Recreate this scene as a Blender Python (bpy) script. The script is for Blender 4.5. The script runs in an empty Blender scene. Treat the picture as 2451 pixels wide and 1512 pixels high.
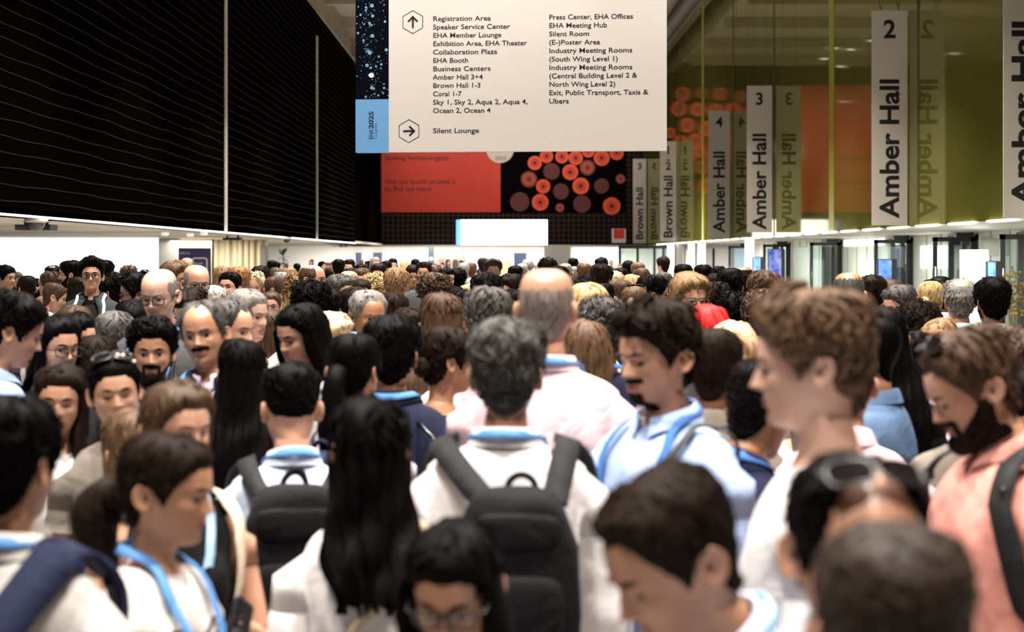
import bpy, math, random
import numpy as np
from mathutils import Vector, Matrix, Euler

C = bpy.context.scene.collection
SC = bpy.context.scene
# ---------------------------------------------------------------- camera
FPX, W, H = 4500.0, 2451.0, 1512.0          # focal length in pixels of the 2451x1512 frame
VPX, VPY, CAMZ = 1205.0, 611.0, 1.95        # vanishing point of the corridor, eye height
cam_data = bpy.data.cameras.new('camera'); cam = bpy.data.objects.new('camera', cam_data); C.objects.link(cam)
cam.location = (0, 0, CAMZ); cam.rotation_euler = (math.radians(90), 0, 0)
cam_data.sensor_width = 36.0; cam_data.lens = FPX / W * 36.0
cam_data.shift_x = (W / 2 - VPX) / W; cam_data.shift_y = -(H / 2 - VPY) / W
cam_data.clip_start = 0.2; cam_data.clip_end = 400
cam_data.dof.use_dof = True; cam_data.dof.focus_distance = 15.0; cam_data.dof.aperture_fstop = 3.4
SC.camera = cam
SC.view_settings.view_transform = 'Standard'; SC.view_settings.look = 'None'
SC.view_settings.exposure = 0.0; SC.view_settings.gamma = 1.0; SC.view_settings.use_curve_mapping = False
SC.cycles.max_bounces = 5; SC.cycles.diffuse_bounces = 2; SC.cycles.glossy_bounces = 3
SC.cycles.transparent_max_bounces = 8
# ---------------------------------------------------------------- world
world = bpy.data.worlds.new('world'); SC.world = world; world.use_nodes = True
bg = world.node_tree.nodes['Background']; bg.inputs[0].default_value = (1.0, 0.93, 0.86, 1); bg.inputs[1].default_value = 0.012
# ---------------------------------------------------------------- large lights of the hall
def area(name, loc, size, power, col=(1, .93, .86), aim=(0, 0, -1), shape='RECTANGLE', spread=180):
    l = bpy.data.lights.new(name, 'AREA'); l.shape = shape; l.size = size[0]
    if shape in ('RECTANGLE', 'ELLIPSE'): l.size_y = size[1]
    l.energy = power; l.color = col; l.spread = math.radians(spread)
    o = bpy.data.objects.new(name, l); C.objects.link(o); o.location = loc
    o.rotation_euler = Vector(aim).to_track_quat('-Z', 'Y').to_euler()
    return o
XL, XR, YL, YF = -6.7, 7.79, 85.0, 104.0                           # the two long walls, end of the slatted wall, far wall
ZT, ZW, ZR = 12.6, 10.66, 11.85                                    # ceiling, top of the slatted wall, top of the glass wall
WARM = (1.0, .90, .80); NEUT = (1.0, .93, .86); COOL = (.93, .97, 1.0)
LAMPS = [(x, y) for y in (0.3, 3.5, 8, 13, 19, 26, 34, 43, 53) for x in (-2.2, 2.3)] + [(2.9, 72), (2.6, 76), (2.2, 72.5), (1.95, 69.5), (1.4, 79), (-2.2, 74), (-2.2, 86), (2.0, 92), (-2.0, 97)]
LAMP_POWER = 520.0
for lx, ly in LAMPS:
    area('ceiling_lamp_light', (lx, ly, 9.86), (0.35, 0.35), LAMP_POWER * (.5 if ly < 1 else .85 if ly < 4 else 1.0 if ly < 25 else 1.9), NEUT, shape='DISK', spread=96)
for ly in (14, 22, 30, 40, 50):                                    # lamps under the low ceiling of the bright side aisle
    area('aisle_light', (-9.2, ly, 2.42), (2.6, 3.0), 260, (1, .95, .85))
for ly in (62, 74, 88):
    area('aisle_light', (-9.6, ly, 2.42), (2.0, 6.0), 420, (1, .94, .82))
for ly in (24, 34, 44, 54, 64, 76, 88):                            # lamps under the soffit of the glazed aisle
    area('soffit_light', (8.7, ly, 2.42), (1.6, 6.0), 260, (.98, 1, .93))
for lx in (-4.5, 0.0, 4.5):                                         # added fill, no fixture there: brightens the poster on the far wall
    area('poster_fill', (lx, YF - 6, ZT - .7), (.5, .5), 75, (1, .92, .88), aim=(0, 5.9, -5.5), spread=90)
for lx in (-9, -4, 1, 6):
    area('lobby_light', (lx, 109.5, 2.56), (3.5, 6.0), 1200, (1, .96, .9))
# ---------------------------------------------------------------- materials
MATS = {}
def _nodes(name):
    m = bpy.data.materials.new(name); m.use_nodes = True
    nt = m.node_tree; return m, nt, nt.nodes['Principled BSDF']
def mat(name, col, rough=.6, metal=0.0, emit=0.0, ecol=None, spec=.5, bump=0.0, bscale=40, var=0.0):
    key = (name, tuple(col), rough, metal, emit)
    if key in MATS: return MATS[key]
    m, nt, b = _nodes(name)
    b.inputs['Base Color'].default_value = (*col, 1); b.inputs['Roughness'].default_value = rough
    b.inputs['Metallic'].default_value = metal; b.inputs['Specular IOR Level'].default_value = spec
    if emit:
        b.inputs['Emission Color'].default_value = (*(ecol or col), 1); b.inputs['Emission Strength'].default_value = emit
    if bump or var:
        tc = nt.nodes.new('ShaderNodeTexCoord'); n = nt.nodes.new('ShaderNodeTexNoise')
        n.inputs['Scale'].default_value = bscale; n.inputs['Detail'].default_value = 3
        nt.links.new(tc.outputs['Object'], n.inputs['Vector'])
        if bump:
            bp = nt.nodes.new('ShaderNodeBump'); bp.inputs['Strength'].default_value = bump; bp.inputs['Distance'].default_value = .01
            nt.links.new(n.outputs['Fac'], bp.inputs['Height']); nt.links.new(bp.outputs['Normal'], b.inputs['Normal'])
        if var:
            r = nt.nodes.new('ShaderNodeValToRGB')
            r.color_ramp.elements[0].position = .3; r.color_ramp.elements[1].position = .7
            r.color_ramp.elements[0].color = (*[c * (1 - var) for c in col], 1); r.color_ramp.elements[1].color = (*[min(1, c * (1 + var)) for c in col], 1)
            nt.links.new(n.outputs['Fac'], r.inputs['Fac']); nt.links.new(r.outputs['Color'], b.inputs['Base Color'])
    MATS[key] = m; return m
def skin_mat(col):
    key = ('skin', col)
    if key in MATS: return MATS[key]
    m, nt, b = _nodes('skin')
    tc = nt.nodes.new('ShaderNodeTexCoord'); n = nt.nodes.new('ShaderNodeTexNoise'); n.inputs['Scale'].default_value = 14; n.inputs['Detail'].default_value = 4
    r = nt.nodes.new('ShaderNodeValToRGB'); r.color_ramp.elements[0].position = .3; r.color_ramp.elements[1].position = .72
    r.color_ramp.elements[0].color = (col[0] * .90, col[1] * .80, col[2] * .76, 1); r.color_ramp.elements[1].color = (min(1, col[0] * 1.06), col[1] * 1.08, col[2] * 1.08, 1)
    nt.links.new(tc.outputs['Object'], n.inputs['Vector']); nt.links.new(n.outputs['Fac'], r.inputs['Fac']); nt.links.new(r.outputs['Color'], b.inputs['Base Color'])
    b.inputs['Roughness'].default_value = .38; b.inputs['Specular IOR Level'].default_value = .5
    MATS[key] = m; return m
def hair_mat(col, streak=1.0):
    key = ('hair', col, streak)
    if key in MATS: return MATS[key]
    m, nt, b = _nodes('hair')
    tc = nt.nodes.new('ShaderNodeTexCoord'); mp = nt.nodes.new('ShaderNodeMapping'); mp.inputs['Scale'].default_value = (90, 90, 14)
    n = nt.nodes.new('ShaderNodeTexNoise'); n.inputs['Scale'].default_value = 1.0; n.inputs['Detail'].default_value = 5; n.inputs['Roughness'].default_value = .65
    nt.links.new(tc.outputs['Object'], mp.inputs['Vector']); nt.links.new(mp.outputs['Vector'], n.inputs['Vector'])
    r = nt.nodes.new('ShaderNodeValToRGB'); r.color_ramp.elements[0].position = .34; r.color_ramp.elements[1].position = .68
    r.color_ramp.elements[0].color = (*[c * .5 for c in col], 1); r.color_ramp.elements[1].color = (*[min(1, c * (1 + .6 * streak)) for c in col], 1)
    bp = nt.nodes.new('ShaderNodeBump'); bp.inputs['Strength'].default_value = .55; bp.inputs['Distance'].default_value = .004
    nt.links.new(n.outputs['Fac'], r.inputs['Fac']); nt.links.new(r.outputs['Color'], b.inputs['Base Color'])
    nt.links.new(n.outputs['Fac'], bp.inputs['Height']); nt.links.new(bp.outputs['Normal'], b.inputs['Normal'])
    b.inputs['Roughness'].default_value = .45; b.inputs['Specular IOR Level'].default_value = .03 if max(col) < .02 else .12
    MATS[key] = m; return m
def cloth_mat(col, pat=None, col2=(.1, .1, .3)):
    key = ('cloth', col, pat, col2)
    if key in MATS: return MATS[key]
    m, nt, b = _nodes('cloth')
    b.inputs['Base Color'].default_value = (*col, 1); b.inputs['Roughness'].default_value = .85; b.inputs['Specular IOR Level'].default_value = .2
    tc = nt.nodes.new('ShaderNodeTexCoord'); n = nt.nodes.new('ShaderNodeTexNoise'); n.inputs['Scale'].default_value = 9; n.inputs['Detail'].default_value = 4; n.inputs['Distortion'].default_value = .8
    bp = nt.nodes.new('ShaderNodeBump'); bp.inputs['Strength'].default_value = .35; bp.inputs['Distance'].default_value = .03
    nt.links.new(tc.outputs['Object'], n.inputs['Vector']); nt.links.new(n.outputs['Fac'], bp.inputs['Height']); nt.links.new(bp.outputs['Normal'], b.inputs['Normal'])
    if pat in ('vstripe', 'hstripe', 'check', 'spots'):
        if pat == 'spots':
            w = nt.nodes.new('ShaderNodeTexVoronoi'); w.inputs['Scale'].default_value = 22; out = w.outputs['Distance']
            nt.links.new(tc.outputs['Object'], w.inputs['Vector'])
        else:
            w = nt.nodes.new('ShaderNodeTexWave'); w.inputs['Scale'].default_value = 14 if pat == 'hstripe' else 11; w.wave_profile = 'SIN'
            w.bands_direction = 'Z' if pat == 'hstripe' else 'X'; out = w.outputs['Fac']
            nt.links.new(tc.outputs['Object'], w.inputs['Vector'])
            if pat == 'check':
                w2 = nt.nodes.new('ShaderNodeTexWave'); w2.inputs['Scale'].default_value = 11; w2.bands_direction = 'Z'
                nt.links.new(tc.outputs['Object'], w2.inputs['Vector'])
                mx = nt.nodes.new('ShaderNodeMath'); mx.operation = 'MULTIPLY'; nt.links.new(w.outputs['Fac'], mx.inputs[0]); nt.links.new(w2.outputs['Fac'], mx.inputs[1]); out = mx.outputs[0]
        r = nt.nodes.new('ShaderNodeValToRGB'); r.color_ramp.interpolation = 'CONSTANT'
        r.color_ramp.elements[0].color = (*col2, 1); r.color_ramp.elements[1].position = .42; r.color_ramp.elements[1].color = (*col, 1)
        nt.links.new(out, r.inputs['Fac']); nt.links.new(r.outputs['Color'], b.inputs['Base Color'])
    MATS[key] = m; return m
# ---------------------------------------------------------------- mesh helpers
def link_mesh(name, V, F, mats, parent=None, smooth=True, fm=None):
    me = bpy.data.meshes.new(name); me.from_pydata(np.asarray(V, dtype=float).tolist(), [], F if isinstance(F, list) else F.tolist())
    for m in (mats if isinstance(mats, (list, tuple)) else [mats]): me.materials.append(m)
    if fm is not None: me.polygons.foreach_set('material_index', np.asarray(fm, dtype=np.int32))
    if smooth: me.polygons.foreach_set('use_smooth', np.ones(len(me.polygons), dtype=bool))
    me.update()
    o = bpy.data.objects.new(name, me); C.objects.link(o)
    if parent is not None: o.parent = parent
    return o
class MB:
    """collects boxes, quads, tubes and discs for ONE mesh object"""
    def __init__(s): s.v = []; s.f = []; s.m = []
    def add(s, V, F, mi=0):
        b = len(s.v); s.v += [tuple(map(float, p)) for p in V]; s.f += [tuple(b + int(i) for i in f) for f in F]; s.m += [mi] * len(F)
    def box(s, x0, x1, y0, y1, z0, z1, mi=0):
        V = [(x, y, z) for x in (x0, x1) for y in (y0, y1) for z in (z0, z1)]
        s.add(V, [(0, 1, 3, 2), (4, 6, 7, 5), (0, 4, 5, 1), (2, 3, 7, 6), (0, 2, 6, 4), (1, 5, 7, 3)], mi)
    def quad(s, a, b, c, d, mi=0): s.add([a, b, c, d], [(0, 1, 2, 3)], mi)
    def tube(s, path, r, n=8, mi=0, caps=True):
        P = [Vector(p) for p in path]; R = r if isinstance(r, (list, tuple)) else [r] * len(P)
        V = []; F = []; up = None
        for i, p in enumerate(P):
            t = (P[min(i + 1, len(P) - 1)] - P[max(i - 1, 0)]).normalized()
            if up is None: up = t.orthogonal().normalized()
            a = (up - t * up.dot(t)); a = a.normalized() if a.length > 1e-6 else t.orthogonal().normalized(); up = a; bb = t.cross(a)
            V += [p + (a * math.cos(k * 2 * math.pi / n) + bb * math.sin(k * 2 * math.pi / n)) * R[i] for k in range(n)]
        for i in range(len(P) - 1):
            for k in range(n): F.append((i * n + k, i * n + (k + 1) % n, (i + 1) * n + (k + 1) % n, (i + 1) * n + k))
        if caps: F.append(tuple(range(n - 1, -1, -1))); F.append(tuple((len(P) - 1) * n + k for k in range(n)))
        s.add(V, F, mi)
    def lathe(s, prof, c=(0, 0, 0), n=24, mi=0):
        V = [(c[0] + r * math.cos(2 * math.pi * k / n), c[1] + r * math.sin(2 * math.pi * k / n), c[2] + z) for r, z in prof for k in range(n)]
        F = [(i * n + k, i * n + (k + 1) % n, (i + 1) * n + (k + 1) % n, (i + 1) * n + k) for i in range(len(prof) - 1) for k in range(n)]
        s.add(V, F, mi)
    def disc(s, c, r, u=(1, 0, 0), w=(0, 0, 1), n=20, mi=0, r0=0.0):
        c = Vector(c); u = Vector(u); w = Vector(w)
        ring = lambda q: [c + (u * math.cos(2 * math.pi * k / n) + w * math.sin(2 * math.pi * k / n)) * q for k in range(n)]
        if r0 <= 0: s.add(ring(r), [tuple(range(n))], mi)
        else: s.add(ring(r) + ring(r0), [(k, (k + 1) % n, n + (k + 1) % n, n + k) for k in range(n)], mi)
    def build(s, name, mats, parent=None, smooth=False):
        return link_mesh(name, s.v, s.f, mats, parent, smooth, s.m)
def tag(o, label=None, cat=None, group=None, kind=None):
    for k, v in (('label', label), ('category', cat), ('group', group), ('kind', kind)):
        if v: o[k] = v
    return o
def struct(o, label=None):
    o['kind'] = 'structure'
    return o
def empty(name, loc, rz=0.0):
    o = bpy.data.objects.new(name, None); C.objects.link(o); o.location = loc; o.rotation_euler = (0, 0, rz); o.empty_display_size = .1
    return o
def at(px, py, Y):                                                  # a pixel of the photograph at depth Y
    return ((px - VPX) / FPX * Y, Y, CAMZ + (VPY - py) / FPX * Y)
TEXTS = []
def text(name, body, loc, cap, width, m, parent, up=False, bold=0.0, align='LEFT', spacing=1.0, rot=None):
    """flat lettering that faces -Y; cap height and run length in metres"""
    cu = bpy.data.curves.new(name, 'FONT'); cu.body = body; cu.size = cap / .70; cu.extrude = 0.0; cu.offset = bold
    cu.align_x = align; cu.space_character = spacing; cu.resolution_u = 3
    cu.materials.append(m); o = bpy.data.objects.new(name, cu); C.objects.link(o); o.parent = parent
    R = Matrix.Rotation(math.radians(90), 4, 'X')
    if up: R = Matrix.Rotation(math.radians(-90), 4, 'Y') @ R
    if rot is not None: R = Matrix.Rotation(rot, 4, 'Z') @ R
    o.rotation_euler = R.to_euler(); o.location = loc
    TEXTS.append((o, width)); return o
def fit_texts():
    bpy.context.view_layer.update()
    for o, w in TEXTS:
        if w and o.dimensions.x > 1e-6: o.scale.x = w / o.dimensions.x
    bpy.context.view_layer.update(); dg = bpy.context.evaluated_depsgraph_get()
    for o, w in TEXTS:                                               # lettering becomes plain meshes
        me = bpy.data.meshes.new_from_object(o.evaluated_get(dg)); n = o.name; par, mb = o.parent, o.matrix_basis.copy(); cu = o.data; bpy.data.objects.remove(o); bpy.data.curves.remove(cu)
        q = bpy.data.objects.new(n, me); C.objects.link(q); q.parent = par; q.matrix_basis = mb
    TEXTS.clear()
BLACK = mat('black_print', (.004, .004, .005), .7)
# ================================================================ the hall
ZS = 2.5                                                            # underside of the two long soffits
floor_m = mat('floor_stone', (.20, .18, .16), .35, bump=.05, bscale=3, var=.12)
b = MB(); b.box(-19, 12, -6, 125, -.2, 0); struct(b.build('floor', floor_m))
ceil_m = mat('ceiling_paint', (.42, .37, .30), .8, var=.06, bscale=1)
b = MB(); b.box(-9.5, 9.5, -6, 106, ZT, ZT + .25)
for yb in range(4, 104, 8): b.box(-8.6, 5.6, yb, yb + .45, ZT - .5, ZT)
struct(b.build('ceiling', ceil_m))
# dark slatted wall
wood = mat('dark_slat_wall', (.010, .0065, .005), .55, bump=.0, bscale=2, var=.4)
def slat_material():
    m, nt, p = _nodes('dark_slats')
    tc = nt.nodes.new('ShaderNodeTexCoord'); w = nt.nodes.new('ShaderNodeTexWave'); w.bands_direction = 'Y'; w.inputs['Scale'].default_value = 6.0; w.inputs['Distortion'].default_value = .4
    r = nt.nodes.new('ShaderNodeValToRGB'); r.color_ramp.elements[0].color = (.0006, .0005, .0004, 1); r.color_ramp.elements[1].color = (.0030, .0019, .0014, 1)
    nt.links.new(tc.outputs['Object'], w.inputs['Vector']); nt.links.new(w.outputs['Fac'], r.inputs['Fac']); d = nt.nodes.new('ShaderNodeBsdfDiffuse'); nt.links.new(r.outputs['Color'], d.inputs['Color']); nt.links.new(d.outputs[0], nt.nodes['Material Output'].inputs['Surface']); return m
SLAT = slat_material()
RAIL = mat('rail_metal', (.026, .0155, .0095), .7, 0.0, spec=.1)
rnd = random.Random(4)
b = MB(); b.box(XL - .5, XL, 6, YL, ZS, ZW, 0)
z = ZS + .2
while z < ZW - .05:
    ph = rnd.random() * 6
    path = [(XL + .02, y, z + .012 * math.sin(y * .9 + ph) + .008 * math.sin(y * 2.3 + ph * 2)) for y in np.arange(6, YL + .1, .8)]
    b.tube(path, .0048, 3, 1, False); z += .215
struct(b.build('wall_left', [SLAT, RAIL]))
upper_m = mat('upper_wall_paint', (.30, .26, .20), .8, var=.1, bscale=.8)
b = MB(); b.box(XL - 1.2, XL - .55, 6, YL + 4, ZW - .1, ZT); b.box(XL - 1.6, XL - .05, YL, YF, ZS, ZW, 1)
b.box(XL - .6, XL + .03, 6, YL, ZW, ZW + .12)
struct(b.build('trim_1', [upper_m, SLAT]))
STRIP = mat('white_joint_strip', (.88, .80, .72), .5)
for n, (px, zt) in enumerate(((538, ZW), (757, 9.8))):
    y = XL * FPX / (px - VPX); b = MB(); b.box(XL, XL + .055, y - .06, y + .06, ZS - .02, zt); struct(b.build('trim_%d' % (n + 2), STRIP))
# low ceiling of the side aisle (underside cream), its lit edge and the things hung from it
soff_m = mat('soffit_paint', (.84, .78, .66), .6)
b = MB(); b.box(-19, XL, 6, YF + 1, ZS, ZS + .1); struct(b.build('trim_4', soff_m))
LED = mat('led_strip', (1, 1, 1), .4, emit=9.0, ecol=(1, .97, .92))
b = MB(); b.box(XL + .001, XL + .035, 7, YL, ZS - .012, ZS + .012); o = b.build('edge_light', LED)
tag(o, 'long glowing light line along the foot of the dark slatted wall', 'light strip')
b = MB()
for y0 in np.arange(18, 96, 2.6): b.box(XR - .045, XR - .014, y0, y0 + 1.75, ZS - .016, ZS + .010)
o = b.build('edge_light', LED); tag(o, 'dashed glowing light line along the foot of the green glass wall', 'light strip')
# green glass wall with its joints
def glass_wall_material():
    m, nt, p = _nodes('green_glass_cladding')
    df = nt.nodes.new('ShaderNodeBsdfDiffuse'); df.inputs['Color'].default_value = (.135, .131, .026, 1)
    gl = nt.nodes.new('ShaderNodeBsdfGlossy'); gl.inputs['Color'].default_value = (.66, .66, .46, 1); gl.inputs['Roughness'].default_value = .05
    fr = nt.nodes.new('ShaderNodeFresnel'); fr.inputs['IOR'].default_value = 1.75; mx = nt.nodes.new('ShaderNodeMixShader')
    nt.links.new(fr.outputs[0], mx.inputs[0]); nt.links.new(df.outputs[0], mx.inputs[1]); nt.links.new(gl.outputs[0], mx.inputs[2]); nt.links.new(mx.outputs[0], nt.nodes['Material Output'].inputs['Surface'])
    tc = nt.nodes.new('ShaderNodeTexCoord'); n = nt.nodes.new('ShaderNodeTexNoise'); n.inputs['Scale'].default_value = .35; n.inputs['Detail'].default_value = 1
    bp = nt.nodes.new('ShaderNodeBump'); bp.inputs['Strength'].default_value = .03; bp.inputs['Distance'].default_value = .05
    nt.links.new(tc.outputs['Object'], n.inputs['Vector']); nt.links.new(n.outputs['Fac'], bp.inputs['Height']); nt.links.new(bp.outputs['Normal'], gl.inputs['Normal'])
    return m
GW = glass_wall_material(); b = MB(); ys = [6.5, 16.1, 25.7, 35.3, 44.6, 54.1, 63.8, 73.4, 83.0, 92.6, YF]
for y0, y1 in zip(ys[:-1], ys[1:]): b.box(XR, XR + .2, y0 + .02, y1 - .02, ZS, ZR)
struct(b.build('wall_right', GW))
JY = mat('yellow_glass_edge', (.30, .33, .015), .3); JD = mat('dark_joint', (.06, .058, .02), .5)
for n, y in enumerate(ys[1:-1]):
    b = MB(); b.box(XR - .012, XR + .02, y - (.32 if y in (44.6, 73.4) else .06), y + (.32 if y in (44.6, 73.4) else .06), ZS, ZR)
    struct(b.build('trim_%d' % (n + 5), JY if y in (44.6, 73.4) else JD))
# soffit of the glazed aisle and the upper wall over the glass
b = MB(); b.box(XR - .01, 12.2, 6, YF + 1, ZS - .03, ZS); struct(b.build('trim_14', mat('soffit_grey', (.60, .60, .52), .45)))
b = MB(); b.box(XR + .02, XR + .4, 6, YF, ZR, ZT); struct(b.build('trim_15', upper_m))
# far wall: dark grid
def grid_material():
    m, nt, p = _nodes('dark_grid_cladding')
    tc = nt.nodes.new('ShaderNodeTexCoord'); br = nt.nodes.new('ShaderNodeTexBrick'); br.offset = 0; br.inputs['Scale'].default_value = 3.6
    mp = nt.nodes.new('ShaderNodeMapping'); mp.inputs['Rotation'].default_value = (math.radians(90), 0, 0)
    br.inputs['Brick Width'].default_value = 1.0; br.inputs['Row Height'].default_value = 1.0; br.inputs['Mortar Size'].default_value = .14
    br.inputs['Color1'].default_value = (.003, .002, .002, 1); br.inputs['Color2'].default_value = (.004, .003, .003, 1); br.inputs['Mortar'].default_value = (.040, .022, .016, 1)
    nt.links.new(tc.outputs['Object'], mp.inputs['Vector']); nt.links.new(mp.outputs['Vector'], br.inputs['Vector']); nt.links.new(br.outputs['Color'], p.inputs['Base Color'])
    p.inputs['Roughness'].default_value = .7; p.inputs['Specular IOR Level'].default_value = .1; return m
b = MB(); b.box(-9.5, 8.5, YF, YF + .4, ZS, ZT); struct(b.build('wall_far', grid_material()))
b = MB(); b.box(-9.5, 10.5, YF - .08, YF + .5, ZS - .07, ZS + .03); struct(b.build('trim_16', mat('lintel_white', (.7, .66, .58), .6)))
# bright lobby under and behind the far wall
lob = mat('lobby_white', (.86, .84, .80), .7)
b = MB(); b.box(-19, 12.2, 115, 115.3, 0, 4); struct(b.build('wall_back', lob))
b = MB(); b.box(-19, 12.2, YF + .4, 115, 2.62, 2.8); struct(b.build('trim_17', lob))
# ---------------------------------------------------------------- things of the lobby and the aisles
def board(name, x0, x1, y0, y1, Y, m, label, cat, th=.06, mats=None):
    a = at(x0, y0, Y); c = at(x1, y1, Y); bb = MB(); bb.box(a[0], c[0], Y, Y + th, 0, a[2])
    o = bb.build(name, m); tag(o, label, cat); return o
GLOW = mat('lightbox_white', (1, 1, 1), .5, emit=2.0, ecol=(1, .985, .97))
def backlit(col, e): return mat('backlit_print', col, .5, emit=e, ecol=col)
NAVY = mat('dark_window', (.03, .05, .12), .2); SKYB = backlit((.55, .68, .92), .9)
lobbyY = 114.9
for (x0, x1, y0, m, lab) in ((851, 866, 604, NAVY, 'narrow dark blue doorway in the lobby beneath the red poster'),
                             (893, 915, 604, NAVY, 'dark blue window in the lobby beside the tall green plant'),
                             (970, 992, 606, SKYB, 'pale blue window in the lobby beside the beige direction board'),
                             (1113, 1146, 606, SKYB, 'pale blue window in the lobby between the beige board and a white column'),
                             (1198, 1226, 605, SKYB, 'light blue window in the lobby under the edge of the bright screen'),
                             (1230, 1260, 605, NAVY, 'dark navy window in the lobby under the bright screen'),
                             (1264, 1302, 605, SKYB, 'pale cyan window next to the dark navy window in the lobby'),
                             (1372, 1482, 592, backlit((.60, .70, .88), .75), 'wide pale blue panel in the lobby beyond the black glass doors')):
    a = at(x0, y0, lobbyY); c = at(x1, 700, lobbyY); bb = MB(); bb.box(a[0], c[0], lobbyY - .08, lobbyY + .1, 0, a[2]); o = bb.build('lobby_window', m)
    fb = MB(); fb.box(a[0] - .05, a[0], lobbyY - .12, lobbyY, 0, a[2] + .05); fb.box(c[0], c[0] + .05, lobbyY - .12, lobbyY, 0, a[2] + .05); fb.box(a[0], c[0], lobbyY - .12, lobbyY, a[2], a[2] + .05)
    fb.build('window_frame', mat('frame_white', (.75, .74, .72), .5), o); tag(o, lab, 'window')
# direction board in the lobby
o = board('direction_board', 1040, 1114, 606, 700, 107, mat('board_beige', (.78, .66, .58), .6), 'beige direction board with a circled arrow standing in the lobby', 'sign')
a = at(1057, 620, 106.97); bb = MB(); bb.disc((a[0], a[1], a[2]), .17, mi=0, r0=.14); bb.box(a[0] - .08, a[0] + .07, a[1] - .01, a[1], a[2] - .012, a[2] + .012); bb.box(a[0] + .03, a[0] + .055, a[1] - .01, a[1], a[2] - .05, a[2] + .05)
bb.build('arrow_print', mat('print_grey', (.25, .24, .24), .7), o)
t = at(1069, 623, 106.95); text('lettering', 'SL', t, .13, .22, mat('print_grey', (.25, .24, .24), .7), o)
# white column, door post and lobby posts
for (x0, x1, Y, m, lab) in ((1025, 1039, 108, mat('post_dark', (.03, .045, .06), .4), 'dark post with a round lamp beside the beige direction board'),
                            (1302, 1366, 105.5, mat('lobby_column', (.9, .88, .85), .6), 'wide white column in the lobby under the poster of round cells'),
                            (1457, 1496, 107, mat('counter_white', (.85, .82, .76), .6), 'low white counter in front of the pale blue panel')):
    a = at(x0, 630 if x0 == 1457 else 597, Y); c = at(x1, 700, Y); bb = MB(); bb.box(a[0], c[0], Y, Y + .5, 0, a[2] if x0 == 1457 else 2.6)
    o = bb.build('lobby_post' if x0 == 1025 else 'lobby_counter' if x0 == 1457 else 'lobby_column', m); tag(o, lab, 'post' if x0 == 1025 else 'counter' if x0 == 1457 else 'column')
    if x0 == 1025:
        q = at(1032, 619, 107.97); d = MB(); d.disc(q, .09); d.build('round_lamp', backlit((.7, .85, .95), 1.0), o)
# side aisle, by the slatted wall: lightbox wall, pier, panels, banner
a = at(-60, 571, 60); c = at(382, 700, 60)
bb = MB(); bb.box(a[0], c[0], 60, 60.25, 0, 2.5, 0); o = bb.build('lightbox_wall', GLOW); tag(o, 'huge glowing white display wall with a faint pink ring in the side aisle', 'display wall')
rc = at(178, 665, 59.98); d = MB(); d.disc((rc[0], rc[1], rc[2]), 1.52, n=64, r0=1.38); d.build('ring_print', mat('pink_ring', (1, .9, .89), .6, emit=1.08, ecol=(1, .93, .92)), o)
bb = MB(); bb.box(at(382, 0, 60)[0], at(427, 0, 60)[0], 59.8, 60.4, 0, 2.5); struct(bb.build('pillar_left', mat('pier_grey', (.50, .49, .47), .7)))
cream = mat('cream_panel', (.70, .60, .42), .6)
bb = MB(); bb.box(at(427, 0, 62)[0], at(505, 0, 62)[0], 62, 62.3, 0, 2.5); bb.box(at(505, 0, 66)[0], at(640, 0, 66)[0], 66, 66.3, 0, 2.5)
for px in (516, 545, 563, 575, 590, 604, 622): q = at(px, 0, 65.9)[0]; bb.lathe([(.09, 0), (.09, 2.5)], (q, 65.9, 0), 10)
struct(bb.build('wall_aisle', cream))
bb = MB(); bb.box(at(507, 0, 58)[0], at(511, 0, 58)[0], 58, 58.1, 0, 2.45); bb.box(at(622, 0, 64)[0], at(637, 0, 64)[0], 64, 64.4, 0, 2.3)
struct(bb.build('trim_18', mat('post_grey', (.16, .15, .14), .5)))
# roll-up banner
Yb = 55.0; a = at(427, 593, Yb); c = at(505, 700, Yb)
bb = MB(); bb.box(a[0], c[0], Yb, Yb + .03, .1, a[2]); o = bb.build('banner_stand', mat('banner_purple', (.055, .040, .155), .6)); tag(o, 'purple roll-up booth banner with a white rounded frame standing in the side aisle', 'banner')
bb = MB(); bb.box(a[0] - .02, c[0] + .02, Yb - .12, Yb + .12, 0, .1); bb.build('banner_base', mat('banner_base_grey', (.3, .3, .3), .4, .6), o)
WP = mat('white_print', (.85, .84, .82), .6)
q = at(430, 608, Yb - .01); text('lettering', 'abbvie', q, .075, .30, WP, o)
q = at(464, 633, Yb - .01); text('lettering', 'Booth', q, .075, .25, WP, o)
q = at(486, 653, Yb - .01); text('lettering', '3', q, .085, .07, WP, o)
fx0, fz1 = at(459, 0, Yb)[0], at(0, 616, Yb)[2]; fx1, fz0 = at(497, 0, Yb)[0], at(0, 661, Yb)[2]
def rr(x0, x1, z0, z1, r, n=6):
    pts = []
    for cx, cz, a0 in ((x1 - r, z1 - r, 0), (x0 + r, z1 - r, 90), (x0 + r, z0 + r, 180), (x1 - r, z0 + r, 270)):
        pts += [(cx + r * math.cos(math.radians(a0 + 90 * k / n)), cz + r * math.sin(math.radians(a0 + 90 * k / n))) for k in range(n + 1)]
    return pts
o1 = rr(fx0, fx1, fz0, fz1, .09); i1 = rr(fx0 + .04, fx1 - .04, fz0 + .04, fz1 - .04, .06); n = len(o1)
bb = MB(); bb.add([(x, Yb - .008, zz) for x, zz in o1 + i1], [(k, (k + 1) % n, n + (k + 1) % n, n + k) for k in range(n)]); bb.build('frame_print', WP, o)
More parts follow.
